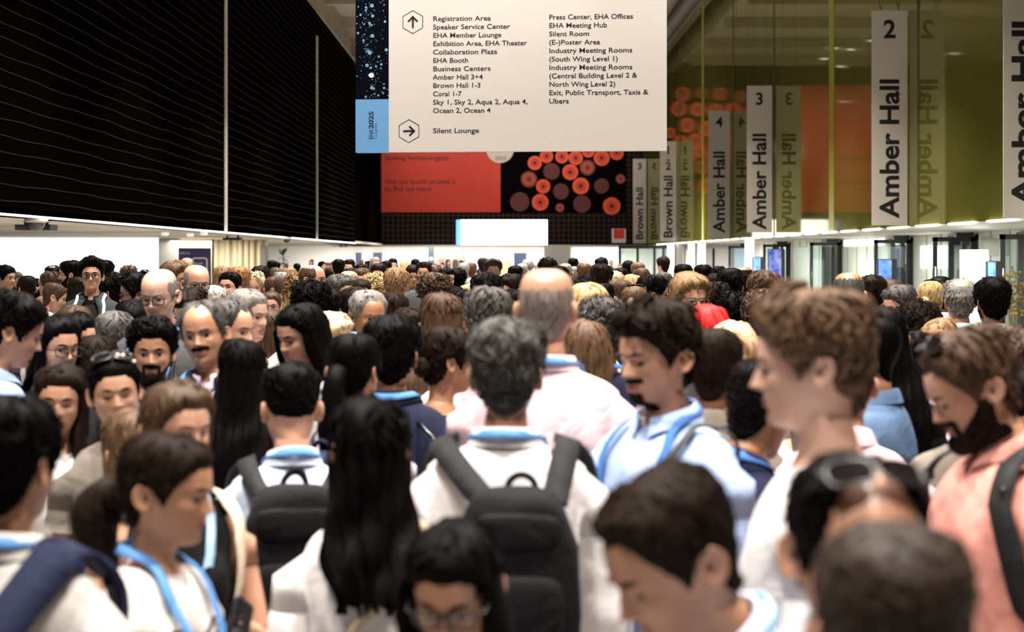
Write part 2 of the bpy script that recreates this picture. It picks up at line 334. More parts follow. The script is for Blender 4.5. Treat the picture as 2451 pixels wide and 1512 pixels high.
# leafy plant seen against the lobby
pl = empty('potted_plant', (at(678, 0, 82)[0], 82, 0)); tag(pl, 'tall green leafy plant in front of the bright lobby by the slatted wall', 'plant')
bb = MB(); bb.lathe([(.0, 0), (.2, 0), (.25, .5), (.23, .5), (.0, .46)], n=16); bb.build('pot', mat('pot_white', (.7, .68, .64), .5), pl, True)
bb = MB(); bb.tube([(0, 0, .45), (.02, 0, 1.2), (0, 0, 2.05)], .02, 6); bb.build('stem', mat('stem_brown', (.12, .10, .04), .7), pl, True)
rp = random.Random(3); bb = MB()
for k in range(26):
    zz = .9 + 1.15 * k / 25; an = k * 2.4; L = .34 if zz < 1.9 else .42; up = .5 if zz < 1.9 else 1.2
    base = Vector((0, 0, zz)); d = Vector((math.cos(an), math.sin(an), up)).normalized(); sd = Vector((-math.sin(an), math.cos(an), 0))
    V = []; 
    for t in np.linspace(0, 1, 6):
        w = .085 * math.sin(math.pi * min(1, t * .96 + .04)) ; p = base + d * L * t + Vector((0, 0, -.18 * t * t * (1 if zz < 1.9 else .2)))
        V += [p - sd * w, p + Vector((0, 0, .015)), p + sd * w]
    F = [(i * 3 + j, i * 3 + j + 1, i * 3 + j + 4, i * 3 + j + 3) for i in range(5) for j in range(2)]; bb.add(V, F)
bb.build('leaves', mat('leaf_green', (.03, .16, .045), .45), pl, True)
# dome cameras and black boxes under the aisle ceiling
def dome(px, py, Y, lab, s=1.0):
    q = at(px, py, Y); t = empty('dome_camera', (q[0], q[1], ZS)); tag(t, lab, 'camera')
    bb = MB(); bb.lathe([(0, 0), (.17 * s, 0), (.17 * s, -.05 * s), (.15 * s, -.07 * s), (0, -.07 * s)], n=20); bb.build('housing', mat('housing_white', (.75, .72, .66), .4), t, True)
    bb = MB(); bb.lathe([(.125 * s * math.cos(x), -.07 * s - .125 * s * math.sin(x)) for x in np.linspace(0, 1.57, 8)], n=20); bb.build('dome_glass', mat('dome_glass', (.10, .09, .08), .05), t, True)
dome(87, 525, 27.5, 'large white dome camera under the edge of the slatted wall above the crowd', 1.0)
dome(686, 574, 57, 'small white dome camera under the aisle ceiling beyond the purple banner', .9)
def hung_box(px, py, Y, w, d, h, lab):
    q = at(px, py, Y); bb = MB(); bb.box(-w / 2, w / 2, -d / 2, d / 2, -.06 - h, -.06); bb.lathe([(.03, -.07), (.03, 0)], (-w * .3, 0, 0), 8); bb.lathe([(.03, -.07), (.03, 0)], (w * .3, 0, 0), 8)
    o = bb.build('ceiling_projector', mat('black_plastic', (.008, .008, .008), .5)); o.location = (q[0], Y, ZS); tag(o, lab, 'projector')
hung_box(87, 547, 30, .56, .5, .09, 'flat black box hung under the aisle ceiling below the large dome camera')
hung_box(557, 573, 52, .5, .4, .07, 'flat black box hung under the aisle ceiling above the cream wall')
hung_box(822, 592, 95, .42, .4, .06, 'tiny flat black box hung under the lobby ceiling')
for k, (px, Y) in enumerate(((395, 45), (455, 47), (488, 44))):
    q = at(px, 583, Y); bb = MB(); bb.lathe([(0, 0), (.09, 0), (.09, -.07), (0, -.09)], n=16); o = bb.build('ceiling_spotlight', mat('spot_white', (.9, .88, .82), .4, emit=.6, ecol=(1, .95, .85))); o.location = (q[0], Y, ZS)
    tag(o, ('small white ceiling spot over the grey pier', 'small white ceiling spot over the lettering of the purple banner', 'small white ceiling spot over the frame of the purple banner')[k], 'spotlight')
# ceiling lamps of the hall (their light is set at the top)
for k, (lx, ly) in enumerate(LAMPS):
    t = empty('ceiling_lamp', (lx, ly, 9.88)); tag(t, 'round white lamp hanging high under the hall ceiling', 'lamp', 'lamps under the hall ceiling')
    bb = MB(); bb.lathe([(.0, .28), (.06, .28), (.12, .04), (.12, .01), (0, .01)], n=14); bb.build('lamp_shade', mat('lamp_grey', (.5, .5, .48), .4), t, True)
    bb = MB(); bb.lathe([(0, .0), (.085, .0)], n=14); bb.build('lamp_glass', mat('lamp_glow', (1, 1, 1), .4, emit=12), t)
    bb = MB(); bb.tube([(0, 0, .28), (0, 0, ZT - 9.88)], .012, 5); bb.build('rod', mat('rod_grey', (.3, .3, .3), .5), t)
# ducts along the top of the green wall
bb = MB(); path = [(7.15, y, 11.75) for y in np.arange(20, 103, .22)]
bb.tube(path, [.34 if k % 3 else .26 for k in range(len(path))], 12); o = bb.build('air_duct', mat('duct_dark', (.05, .042, .035), .6), None, True); tag(o, 'dark ribbed air duct along the top of the green glass wall', 'duct')
bb = MB(); bb.tube([(6.35, 20, 12.1), (6.35, 103, 12.1)], .2, 14); o = bb.build('pipe', mat('pipe_grey', (.35, .31, .27), .5), None, True); tag(o, 'plain pale pipe under the ceiling beside the dark ribbed duct', 'pipe')
# ---------------------------------------------------------------- poster, screen and small sign on the far wall
sc = FPX / YF
def fx(px): return (px - VPX) / sc
def fz(py): return CAMZ + (VPY - py) / sc
po = empty('wall_poster', (0, YF - .05, fz(508))); tag(po, 'wide printed poster, red with lettering beside black with round red cells', 'poster')
def lay(bbm): return [(x, y - po.location.y, zz - po.location.z) for x, y, zz in bbm]
def child_box(name, x0, x1, yf, z0, z1, m, par):
    bb = MB(); bb.box(x0 - par.location.x, x1 - par.location.x, yf - par.location.y, yf + .03 - par.location.y, z0 - par.location.z, z1 - par.location.z); return bb.build(name, m, par)
RED = mat('poster_red', (.58, .044, .022), .55)
child_box('red_panel', fx(897), fx(1198), YF - .06, fz(508), fz(205), RED, po)
child_box('cell_panel', fx(1198), fx(1497), YF - .06, fz(508), fz(205), mat('poster_black', (.003, .0015, .002), .8, spec=.02), po)
DR = mat('poster_dark_red', (.10, .006, .006), .6)
for s_, py, px1 in (('leading hematologists', 383, 1073), ('Visit our booth on level 2', 440, 1090), ('to find out more', 457, 1033)):
    text('lettering', s_, (fx(922), -.012, fz(py) - po.location.z), 11.5 / sc, (px1 - 922) / sc, DR, po, bold=.006)
bb = MB(); bb.disc((fx(1197), -.014, fz(357) - po.location.z), 33 / sc, n=32); bb.build('round_badge', mat('badge_grey', (.62, .55, .46), .6), po)
text('lettering', '2025', (fx(1184), -.02, fz(383) - po.location.z), 9 / sc, 27 / sc, DR, po)
CM = [mat('cell_bright', (.80, .095, .030), .6), mat('cell_mid', (.42, .065, .025), .6), mat('cell_dim', (.11, .02, .017), .6), mat('cell_core', (.02, .004, .006), .6), mat('cell_rim', (.60, .045, .02), .6)]
cells = [(1280, 390, 17, 0), (1308, 374, 16, 0), (1345, 375, 16, 0), (1378, 378, 17, 0), (1408, 362, 15, 0), (1440, 378, 19, 0), (1476, 366, 17, 0), (1365, 412, 19, 0), (1390, 445, 20, 0), (1300, 446, 17, 0),
         (1293, 484, 20, 0), (1464, 493, 21, 0), (1266, 429, 20, 1), (1406, 401, 19, 1), (1485, 428, 12, 1), (1320, 410, 20, 2), (1244, 483, 23, 2), (1343, 458, 19, 2), (1393, 488, 21, 2), (1440, 445, 18, 2), (1340, 497, 11, 1),
         (1300, 345, 17, 0), (1335, 340, 18, 0), (1372, 345, 17, 0), (1420, 338, 19, 0), (1455, 340, 17, 0), (1270, 345, 15, 1), (1310, 310, 18, 0), (1350, 305, 18, 0), (1392, 308, 19, 0), (1440, 300, 18, 0), (1480, 318, 13, 0),
         (1290, 270, 17, 1), (1330, 262, 18, 0), (1372, 265, 18, 0), (1415, 262, 17, 0), (1460, 260, 19, 0), (1310, 230, 17, 1), (1360, 225, 16, 0), (1405, 222, 15, 1), (1450, 225, 18, 0)]
bb = MB()
for k, (px, py, r, kd) in enumerate(cells):
    c = (fx(px), -.012 - .0006 * k if kd == 0 else -.0105, fz(py) - po.location.z)
    if kd == 0:
        bb.disc(c, r / sc, n=28, mi=0, r0=r * .62 / sc); bb.disc(c, r * .62 / sc, n=28, mi=4, r0=r * .22 / sc); bb.disc(c, r * .22 / sc, n=16, mi=3)
    elif kd == 1: bb.disc(c, r / sc, n=24, mi=2, r0=r * .8 / sc); bb.disc(c, r * .8 / sc, n=24, mi=1, r0=r * .3 / sc); bb.disc(c, r * .3 / sc, n=16, mi=2)
    else: bb.disc(c, r / sc, n=24, mi=2)
bb.build('cell_print', CM, po)
scr = empty('screen', (fx(1201), YF - .25, fz(588))); tag(scr, 'blazing white wide screen under the red poster on the far wall', 'screen')
child_box('screen_housing', fx(1091), fx(1311), YF - .04, fz(589), fz(525), mat('housing_black', (.01, .01, .012), .5), scr)
child_box('screen_face', fx(1103), fx(1310), YF - .07, fz(588), fz(526), mat('screen_white', (1, 1, 1), .4, emit=4.5, ecol=(1, 1, 1)), scr)
child_box('blue_edge', fx(1092), fx(1103), YF - .07, fz(588), fz(526), mat('screen_blue', (.08, .25, 1), .4, emit=2.6, ecol=(.10, .30, 1)), scr)
sg = empty('fire_sign', (fx(1481), YF - .05, fz(580))); tag(sg, 'small white wall sign with a red square beside the bright screen', 'sign')
child_box('sign_plate', fx(1464), fx(1498), YF - .035, fz(581), fz(547), mat('sign_white', (.8, .72, .66), .6), sg)
child_box('red_square', fx(1469), fx(1494), YF - .05, fz(571), fz(548), mat('sign_red', (.8, .05, .03), .6), sg)
# ---------------------------------------------------------------- overhead direction sign
Ys = 20.0; S2 = FPX / Ys
def sx(px): return (px - 851) / S2
def sz(py): return (365 - py) / S2 
sg = empty('hanging_sign', at(851, 365, 20.16), math.atan2(-.32, 749 / S2))
tag(sg, 'large white overhead direction sign with two columns of lettering', 'sign')
bb = MB(); bb.box(sx(932), sx(1599), 0, .12, sz(364), sz(-40)); bb.build('sign_board', mat('sign_board_white', (.70, .65, .60), .6), sg)
bb = MB(); bb.box(0, sx(932), -.001, .12, sz(365), sz(237)); st = bb.build('blue_panel', mat('sign_blue', (.14, .36, .66), .6), sg)
bb = MB(); bb.box(0, sx(932), -.001, .12, sz(237), sz(-40)); sp = bb.build('star_panel', mat('sign_night', (.002, .003, .006), .8, spec=.02), sg)
rs = random.Random(8); bb = MB()
for k in range(330):
    t = rs.random(); py = -38 + 272 * t; path = 888 - 12 * math.sin(py / 45.0) + (py > 150) * 0
    px = path + rs.gauss(0, 9 if rs.random() < .55 else 34)
    if not 854 < px < 930: continue
    r = abs(rs.gauss(0, .9)) + .35; r = min(r, 3.0)
    c = (sx(px), -.0017, sz(py)); mi = rs.choice((0, 0, 1, 2))
    if r > 1.9: bb.disc(c, r * 1.25 / S2, n=14, mi=0, r0=r * .45 / S2)
    else: bb.disc(c, r / S2, n=8, mi=mi)
for px, py, r in ((891, 11, 4.2), (893, 36, 3.6), (892, 84, 4.2), (926, 118, 3.8), (886, 125, 4.4), (857, 77, 2.8), (879, 155, 4), (914, 153, 2.8), (892, 210, 2.8), (921, 210, 2.8), (908, 134, 2.5), (923, 50, 3), (885, 53, 3)): bb.disc((sx(px), -.0019, sz(py)), r / S2, n=18, mi=0, r0=r * .3 / S2)
bb.disc((sx(890), -.0022, sz(179)), 6 / S2, n=20, mi=3)
bb.build('star_print', [mat('star_pale', (.22, .45, .62), .6), mat('star_blue', (.06, .17, .30), .6), mat('star_dim', (.03, .08, .17), .6), mat('star_white', (.95, .95, .92), .6)], sp)
DK = mat('sign_navy_print', (.010, .022, .055), .6)
q = (sx(894.5), -.0018, sz(333)); text('lettering', 'EHA', q, 11 / S2, 23 / S2, DK, st, up=True)
q = (sx(894.5), -.0018, sz(308)); text('lettering', '2025', q, 11 / S2, 42 / S2, DK, st, up=True, bold=.002)
q = (sx(903), -.0018, sz(333)); text('lettering', 'Congress', q, 6.2 / S2, 38 / S2, mat('sign_blue_print', (.04, .13, .28), .6), st, up=True)
L1 = [('Registration Area', 1178), ('Speaker Service Center', 1225), ('EHA Member Lounge', 1203), ('Exhibition Area, EHA Theater', 1265), ('Collaboration Plaza', 1194), ('EHA Booth', 1123), ('Business Centers', 1177), ('Amber Hall 3+4', 1160), ('Brown Hall 1-3', 1153), ('Coral 1-7', 1108), ('Sky 1, Sky 2, Aqua 2, Aqua 4,', 1267), ('Ocean 2, Ocean 4', 1178)]
L2 = [('Press Center, EHA Offices', 1518), ('EHA Meeting Hub', 1456), ('Silent Room', 1414), ('(E-)Poster Area', 1440), ('Industry Meeting Rooms', 1516), ('(South Wing Level 1)', 1482), ('Industry Meeting Rooms', 1516), ('(Central Building Level 2 &', 1528), ('North Wing Level 2)', 1476), ('Exit, Public Transport, Taxis &', 1554), ('Ubers', 1365)]
for k, (s_, x1) in enumerate(L1): text('lettering', s_, (sx(1039), -.0007, sz(50.2 + 20.05 * k)), 11.6 / S2, (x1 - 1039) / S2, BLACK, sg, bold=.0009)
for k, (s_, x1) in enumerate(L2): text('lettering', s_, (sx(1318.5), -.0007, sz(49.7 + 20.05 * k)), 11.6 / S2, (x1 - 1318.5) / S2, BLACK, sg, bold=.0009)
text('lettering', 'Silent Lounge', (sx(1039), -.0007, sz(319)), 11.6 / S2, 111 / S2, BLACK, sg, bold=.0009)
def hexa(px, py, arrow):
    bb = MB(); P = lambda r: [(sx(px) + r * math.cos(math.radians(90 + 60 * k)) / S2, -.0007, sz(py) + r * math.sin(math.radians(90 + 60 * k)) / S2) for k in range(6)]
    bb.add(P(28.5) + P(26.7), [(k, (k + 1) % 6, 6 + (k + 1) % 6, 6 + k) for k in range(6)])
    def bar(x0, y0, x1, y1, w):
        d = Vector((x1 - x0, y1 - y0)).normalized(); n_ = Vector((-d.y, d.x)) * w / 2; pts = [(x0 + n_.x, y0 + n_.y), (x0 - n_.x, y0 - n_.y), (x1 - n_.x, y1 - n_.y), (x1 + n_.x, y1 + n_.y)]
        bb.add([(sx(px + a_), -.0009, sz(py - b_)) for a_, b_ in pts], [(0, 1, 2, 3)])
    rot = (lambda x, y: (x, y)) if arrow == 'up' else (lambda x, y: (y, -x))
    for x0, y0, x1, y1 in ((0, -14, 0, 12), (-11.5, 1, 1.4, 13.9), (11.5, 1, -1.4, 13.9)): bar(*rot(x0, y0), *rot(x1, y1), 4.6)
    bb.build('arrow_symbol', BLACK, sg)
hexa(990.5, 52, 'up'); hexa(981, 314, 'right')
bb = MB()
for px in (960, 1260, 1560): bb.tube([(sx(px), .06, sz(-40)), (sx(px), .06, ZT - sg.location.z)], .012, 6)
bb.build('hanging_cable', mat('cable_grey', (.2, .2, .2), .4, .7), sg)
sl = bpy.data.lights.new('sign_spot_light', 'SPOT'); sl.energy = 60; sl.color = (1, .86, .80); sl.spot_size = math.radians(60); sl.spot_blend = .9; sl.shadow_soft_size = .12
so = bpy.data.objects.new('sign_spot_light', sl); C.objects.link(so); so.location = (.15, 18.9, 6.1); so.rotation_euler = (Vector((.15, 19.9, 4.6)) - so.location).to_track_quat('-Z', 'Y').to_euler()
bb = MB(); bb.lathe([(0, .12), (.07, .12), (.09, -.05), (.08, -.05), (0, .05)], n=14); bb.tube([(0, 0, .12), (0, 0, 6.2)], .012, 6)
o = bb.build('sign_spotlight', mat('spot_black', (.03, .03, .03), .4), None, True); o.location = (.15, 18.9, 6.1); tag(o, 'small dark spotlight hanging in front of the overhead sign', 'spotlight')
# ---------------------------------------------------------------- hanging hall signs by the green wall
FLAG = mat('flag_white', (.62, .58, .52), .65)
def flag(Y, px0, px1, py0, py1, word, num, ty0, ty1, lab):
    s = FPX / Y; x0, x1 = (px0 - VPX) / s, (px1 - VPX) / s; z1, z0 = CAMZ + (VPY - py0) / s, CAMZ + (VPY - py1) / s
    t = empty('hall_sign', ((x0 + x1) / 2, Y, z0)); tag(t, lab, 'sign', 'hall signs hanging along the green wall')
    hw = (x1 - x0) / 2; hh = z1 - z0
    bb = MB(); bb.box(-hw, hw, 0, .03, 0, hh); bb.build('sign_panel', FLAG, t)
    zt = lambda py: CAMZ + (VPY - py) / s - z0
    text('lettering', word, (hw * .5, -.0012, zt(ty0)), .345 * hw / .325, (ty0 - ty1) / s, BLACK, t, up=True, bold=.014)
    for n_, py, hpx in num: text('lettering', n_, (0, -.0012, zt(py)), hpx / s, None, BLACK, t, bold=.014, align='CENTER')
    bb = MB()
    for dx in (-hw * .5, hw * .5):
        bb.tube([(dx, .015, hh), (dx, .015, hh + .06), (dx - .03, .015, hh + .10), (dx - .03, .015, hh + .2), (dx, .015, hh + .24), (dx + .03, .015, hh + .2), (dx + .03, .015, hh + .1), (dx, .015, hh + .06)], .008, 5)
        bb.tube([(dx, .015, hh + .24), (dx, .015, 11.38 - z0)], .005, 4)
    bb.build('hook', mat('hook_dark', (.05, .05, .05), .4, .5), t)
flag(27.05, 2402, 2494, -160, 523, 'Amber Hall', [('1', -60, 56)], 490, 47, 'large Amber Hall sign cut off at the edge, beyond the sign numbered 2')
flag(36.15, 2087, 2172, 25, 539, 'Amber Hall', [('2', 90, 42)], 520, 187, 'tall white hanging sign reading Amber Hall 2')
flag(54.1, 1788, 1848, 205, 556, 'Amber Hall', [('3', 250, 28)], 548, 318, 'tall white hanging sign reading Amber Hall 3')
flag(64.5, 1696, 1747, 265, 569, 'Amber Hall', [('4', 303, 23)], 556, 361, 'white hanging sign reading Amber Hall 4')
flag(84.5, 1580, 1619, 338, 577, 'Brown Hall', [('2', 406, 18), ('-', 388, 16), ('1', 368, 18)], 570, 422, 'white hanging sign reading Brown Hall 2 and 1, partly behind the overhead sign')
flag(102.0, 1515, 1547, 380, 582, 'Brown Hall', [('3', 405, 15)], 574, 450, 'most distant white hanging sign, reading Brown Hall 3')
# ---------------------------------------------------------------- glazed aisle under the green wall
XG = 10.6
wallm = mat('aisle_white', (.80, .82, .72), .5)
def gy(px): return XG * FPX / (px - VPX)
bb = MB(); openings = [(2440, 2520), (2275, 2342), (2135, 2186), (1970, 2016), (1852, 1892), (1640, 1800)]
cur = 6.0; ylist = sorted([(gy(b_), gy(a_)) for a_, b_ in openings])
for y0, y1 in ylist: bb.box(XG, XG + .2, cur, y0, 0, ZS + .1); bb.box(XG, XG + .2, y0, y1, 2.42, ZS + .1); cur = y1
bb.box(XG, XG + .2, cur, YF + 1, 0, ZS + .1); struct(bb.build('wall_aisle', wallm))
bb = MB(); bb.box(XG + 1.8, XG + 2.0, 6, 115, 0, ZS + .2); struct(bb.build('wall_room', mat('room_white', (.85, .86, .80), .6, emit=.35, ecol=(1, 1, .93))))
DOORF = mat('door_black', (.010, .012, .012), .35); GLS = None
def glass_mat():
    m, nt, p = _nodes('clear_glass'); out = nt.nodes['Material Output']
    tr = nt.nodes.new('ShaderNodeBsdfTransparent'); tr.inputs[0].default_value = (.80, .88, .86, 1); gl = nt.nodes.new('ShaderNodeBsdfGlossy'); gl.inputs['Roughness'].default_value = .02
    fr = nt.nodes.new('ShaderNodeFresnel'); fr.inputs['IOR'].default_value = 1.5; mx = nt.nodes.new('ShaderNodeMixShader')
    nt.links.new(fr.outputs[0], mx.inputs[0]); nt.links.new(tr.outputs[0], mx.inputs[1]); nt.links.new(gl.outputs[0], mx.inputs[2]); nt.links.new(mx.outputs[0], out.inputs['Surface']); return m
GLS = glass_mat()
for k, (y0, y1) in enumerate(ylist):
    t = empty('door_%d' % (k + 1), (XG, (y0 + y1) / 2, 0)); t['kind'] = 'structure'; h = (y1 - y0) / 2; mid = 0.0
    bb = MB(); fw = .11
    for a_, b_ in ((-h, -h + fw), (h - fw, h), (-fw / 2, fw / 2)): bb.box(-.06, .1, a_, b_, 0, 2.42)
    bb.box(-.06, .1, -h, h, 2.3, 2.42); bb.build('door_frame', DOORF, t)
    bb = MB(); bb.box(.0, .02, -h + fw, h - fw, .05, 2.3); bb.build('glass_pane', GLS, t)
    # one leaf stands open into the aisle, with its closer on top
    lw = min(h - .05, 1.0); bb = MB(); fy = -h + .06
    for a_, b_ in ((-.06, -.16), (-lw, -lw + .1)): bb.box(a_, b_, fy, fy + .06, .02, 2.36)
    bb.box(-lw, -.06, fy, fy + .06, 2.26, 2.36); bb.box(-lw, -.06, fy, fy + .06, .02, .14); lf = bb.build('door_leaf', DOORF, t)
    bb = MB(); bb.box(-lw + .1, -.16, fy + .02, fy + .035, .14, 2.26); bb.build('glass_pane', GLS, lf)
    bb = MB(); bb.box(-.5, -.1, fy - .08, fy + .1, 2.36, 2.46); bb.tube([(-.3, fy, 2.44), (-.02, fy + .3, 2.47)], .015, 6); bb.build('door_closer', DOORF, t)
    bb = MB(); bb.tube([(-lw + .05, fy - .05, .85), (-lw + .05, fy - .05, 1.7)], .016, 8); bb.build('door_handle', mat('handle_steel', (.5, .5, .5), .3, 1), lf, True)
# the black glass doors at the far end
Y = 92.0; a = at(1483, 590, Y); c = at(1617, 700, Y); t = empty('door_9', (a[0], Y, 0)); t['kind'] = 'structure'; wd = c[0] - a[0]; bb = MB()
for q in (0, .32, .62, .78, .98): bb.box(wd * q - .05, wd * q + .07, 0, .12, 0, 2.3)
bb.box(-.05, wd, 0, .12, 2.28, 2.45); bb.build('door_frame', DOORF, t)
bb = MB(); bb.box(0, wd, .05, .07, .02, 2.28); bb.build('glass_pane', GLS, t)
# white columns and posts under the green wall
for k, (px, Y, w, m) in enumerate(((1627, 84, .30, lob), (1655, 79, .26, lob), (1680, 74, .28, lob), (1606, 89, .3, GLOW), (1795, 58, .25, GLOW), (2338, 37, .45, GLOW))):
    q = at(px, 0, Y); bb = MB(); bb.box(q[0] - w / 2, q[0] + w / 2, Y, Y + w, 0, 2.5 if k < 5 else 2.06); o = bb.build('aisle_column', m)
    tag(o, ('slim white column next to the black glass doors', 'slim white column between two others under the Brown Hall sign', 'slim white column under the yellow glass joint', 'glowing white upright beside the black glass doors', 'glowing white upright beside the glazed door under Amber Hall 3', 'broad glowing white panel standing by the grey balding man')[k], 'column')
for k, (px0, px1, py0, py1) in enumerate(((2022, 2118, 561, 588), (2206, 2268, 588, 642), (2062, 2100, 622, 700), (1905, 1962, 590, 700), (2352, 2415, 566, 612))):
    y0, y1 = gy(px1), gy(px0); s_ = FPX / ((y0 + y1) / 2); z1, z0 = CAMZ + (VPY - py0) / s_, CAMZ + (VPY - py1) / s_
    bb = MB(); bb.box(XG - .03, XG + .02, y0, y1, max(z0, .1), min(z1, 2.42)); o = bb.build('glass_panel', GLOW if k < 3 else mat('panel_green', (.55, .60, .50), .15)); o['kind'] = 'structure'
bb = MB(); y = 30.0
while y < YF:
    if not any(a_ - .1 < y < c_ + .1 for a_, c_ in ylist): bb.box(XG - .012, XG + .01, y, y + .05, 0, ZS)
    y += 1.55
struct(bb.build('trim_19', mat('seam_grey', (.22, .24, .21), .5)))
def screen_mat(col, col2):
    m, nt, p = _nodes('display_picture'); tc = nt.nodes.new('ShaderNodeTexCoord'); n_ = nt.nodes.new('ShaderNodeTexNoise'); n_.inputs['Scale'].default_value = 3.2; n_.inputs['Detail'].default_value = 3
    r = nt.nodes.new('ShaderNodeValToRGB'); r.color_ramp.elements[0].position = .38; r.color_ramp.elements[1].position = .68; r.color_ramp.elements[0].color = (*col, 1); r.color_ramp.elements[1].color = (*col2, 1)
    nt.links.new(tc.outputs['Object'], n_.inputs['Vector']); nt.links.new(n_.outputs['Fac'], r.inputs['Fac']); nt.links.new(r.outputs['Color'], p.inputs['Base Color']); nt.links.new(r.outputs['Color'], p.inputs['Emission Color']); p.inputs['Emission Strength'].default_value = .9; return m
SB = screen_mat((.05, .19, .80), (.35, .55, .95)); SV = screen_mat((.03, .08, .42), (.40, .42, .75))
for px0, px1, py0, Y, m, lab in ((2103, 2134, 622, 40, SB, 'bright blue upright display beside the open black door under Amber Hall 2'), (2365, 2383, 627, 36, SB, 'blue upright display behind the black-haired man in grey'), (1803, 1820, 616, 55.5, SB, 'light blue upright display behind the brown-haired man under Amber Hall 3'), (1840, 1870, 597, 60, SV, 'violet and blue upright display under Amber Hall 3')):
    a = at(px0, py0, Y); c = at(px1, 700, Y); t = empty('display_stand', (a[0], Y, 0)); tag(t, lab, 'display'); w = c[0] - a[0]
    bb = MB(); bb.box(0, w, 0, .02, .35, a[2]); bb.build('display_screen', m, t)
    bb = MB(); bb.box(-.02, w + .12, .02, .14, .02, a[2] + .02); bb.box(-.1, w + .2, -.2, .35, 0, .03); bb.build('display_case', mat('case_black', (.01, .01, .01), .4), t)
# dry flower arrangement at the edge and cable coil by the doors
t = empty('dried_flowers', (at(2425, 0, 30)[0], 30, 0)); tag(t, 'tall dried flower arrangement by the grey door frame at the edge', 'flowers')
bb = MB(); bb.lathe([(0, 0), (.16, 0), (.2, .7), (.17, .7), (0, .6)], n=16); bb.build('vase', mat('vase_white', (.7, .68, .6), .4), t, True)
rf = random.Random(5); bb = MB(); bs = MB()
for k in range(26):
    an = rf.random() * 6.28; r = .03 + .13 * rf.random(); zt = 1.0 + .75 * rf.random(); p1 = (r * math.cos(an), r * math.sin(an), zt); bs.tube([(0, 0, .65), (p1[0] * .6, p1[1] * .6, zt * .7), p1], .004, 4)
    for q in range(4): bb.lathe([(.0, -.02), (.028, 0), (.02, .025), (0, .035)], (p1[0] + rf.gauss(0, .03), p1[1] + rf.gauss(0, .03), zt + rf.gauss(0, .03)), 6)
bs.build('stem', mat('dry_stem', (.2, .16, .06), .8), t); bb.build('flower_head', mat('dry_flower', (.30, .24, .08), .9), t, True)['kind'] = 'stuff'
fit_texts()
# ================================================================ people
RT = np.array([
 # zf, zs, zb, yf, w, yb   (metres from the chin; head, neck, torso)
 [.228,.228,.228,.010,.0003,.0105],[.2265,.2265,.2265,-.022,.028,.045],[.2205,.220,.220,-.046,.047,.067],[.210,.209,.209,-.066,.0615,.084],
 [.196,.195,.195,-.082,.0705,.095],[.180,.178,.178,-.0925,.0755,.101],[.163,.160,.160,-.098,.0772,.1035],[.147,.143,.142,-.1005,.0772,.1025],
 [.134,.128,.126,-.1005,.0765,.099],[.122,.115,.111,-.0975,.0755,.0935],[.111,.103,.097,-.0965,.0745,.087],[.100,.092,.084,-.0965,.073,.0805],
 [.089,.082,.072,-.0965,.071,.0745],[.078,.073,.062,-.0965,.0685,.070],[.067,.065,.053,-.0955,.066,.0665],[.056,.057,.045,-.095,.063,.0645],
 [.045,.050,.038,-.0935,.060,.0635],[.034,.043,.031,-.0915,.0575,.063],[.023,.037,.024,-.0905,.055,.063],[.012,.031,.017,-.087,.0525,.063],
 [.003,.025,.010,-.077,.0505,.0635],[-.003,.016,.002,-.055,.0505,.064],[-.012,.002,-.008,-.040,.0515,.065],[-.030,-.020,-.025,-.041,.0525,.066],
 [-.055,-.045,-.045,-.043,.054,.068],[-.078,-.064,-.062,-.048,.060,.073],[-.098,-.078,-.072,-.058,.083,.081],[-.112,-.090,-.084,-.070,.110,.088],
 [-.130,-.104,-.097,-.083,.144,.096],[-.157,-.128,-.122,-.098,.174,.105],[-.187,-.163,-.160,-.110,.188,.112],[-.222,-.205,-.200,-.118,.183,.117],
 [-.262,-.250,-.250,-.124,.174,.120],[-.310,-.305,-.300,-.126,.166,.119],[-.370,-.370,-.370,-.122,.158,.112],[-.450,-.450,-.450,-.113,.150,.102],
 [-.530,-.530,-.530,-.110,.151,.099],[-.600,-.600,-.600,-.109,.163,.108],[-.660,-.660,-.660,-.105,.173,.121],[-.710,-.710,-.710,-.100,.177,.127],
 [-.745,-.745,-.745,-.092,.172,.116]])
RT[24, :3] += .007; RT[25:, :3] += .014
R_NECK, R_ACROM, R_CH, R_HEM = 25, 29, 33, 38
def sstep(a, b, x):
    t = np.clip((np.asarray(x, float) - a) / (b - a), 0, 1); return t * t * (3 - 2 * t)
def wob(P, f, sd):
    x, y, z = P[..., 0] * f, P[..., 1] * f, P[..., 2] * f
    return (np.sin(x * 1.3 + y * .7 + z * .4 + sd) + np.sin(y * 1.7 - x * .6 + z * 1.1 + sd * 2.1) + np.sin(z * 1.5 + x * .9 - y * 1.2 + sd * 3.7) + .5 * np.sin(2.7 * x + 2.3 * z + sd) * np.sin(2.9 * y - 1.9 * x + sd * .3)) / 3.3
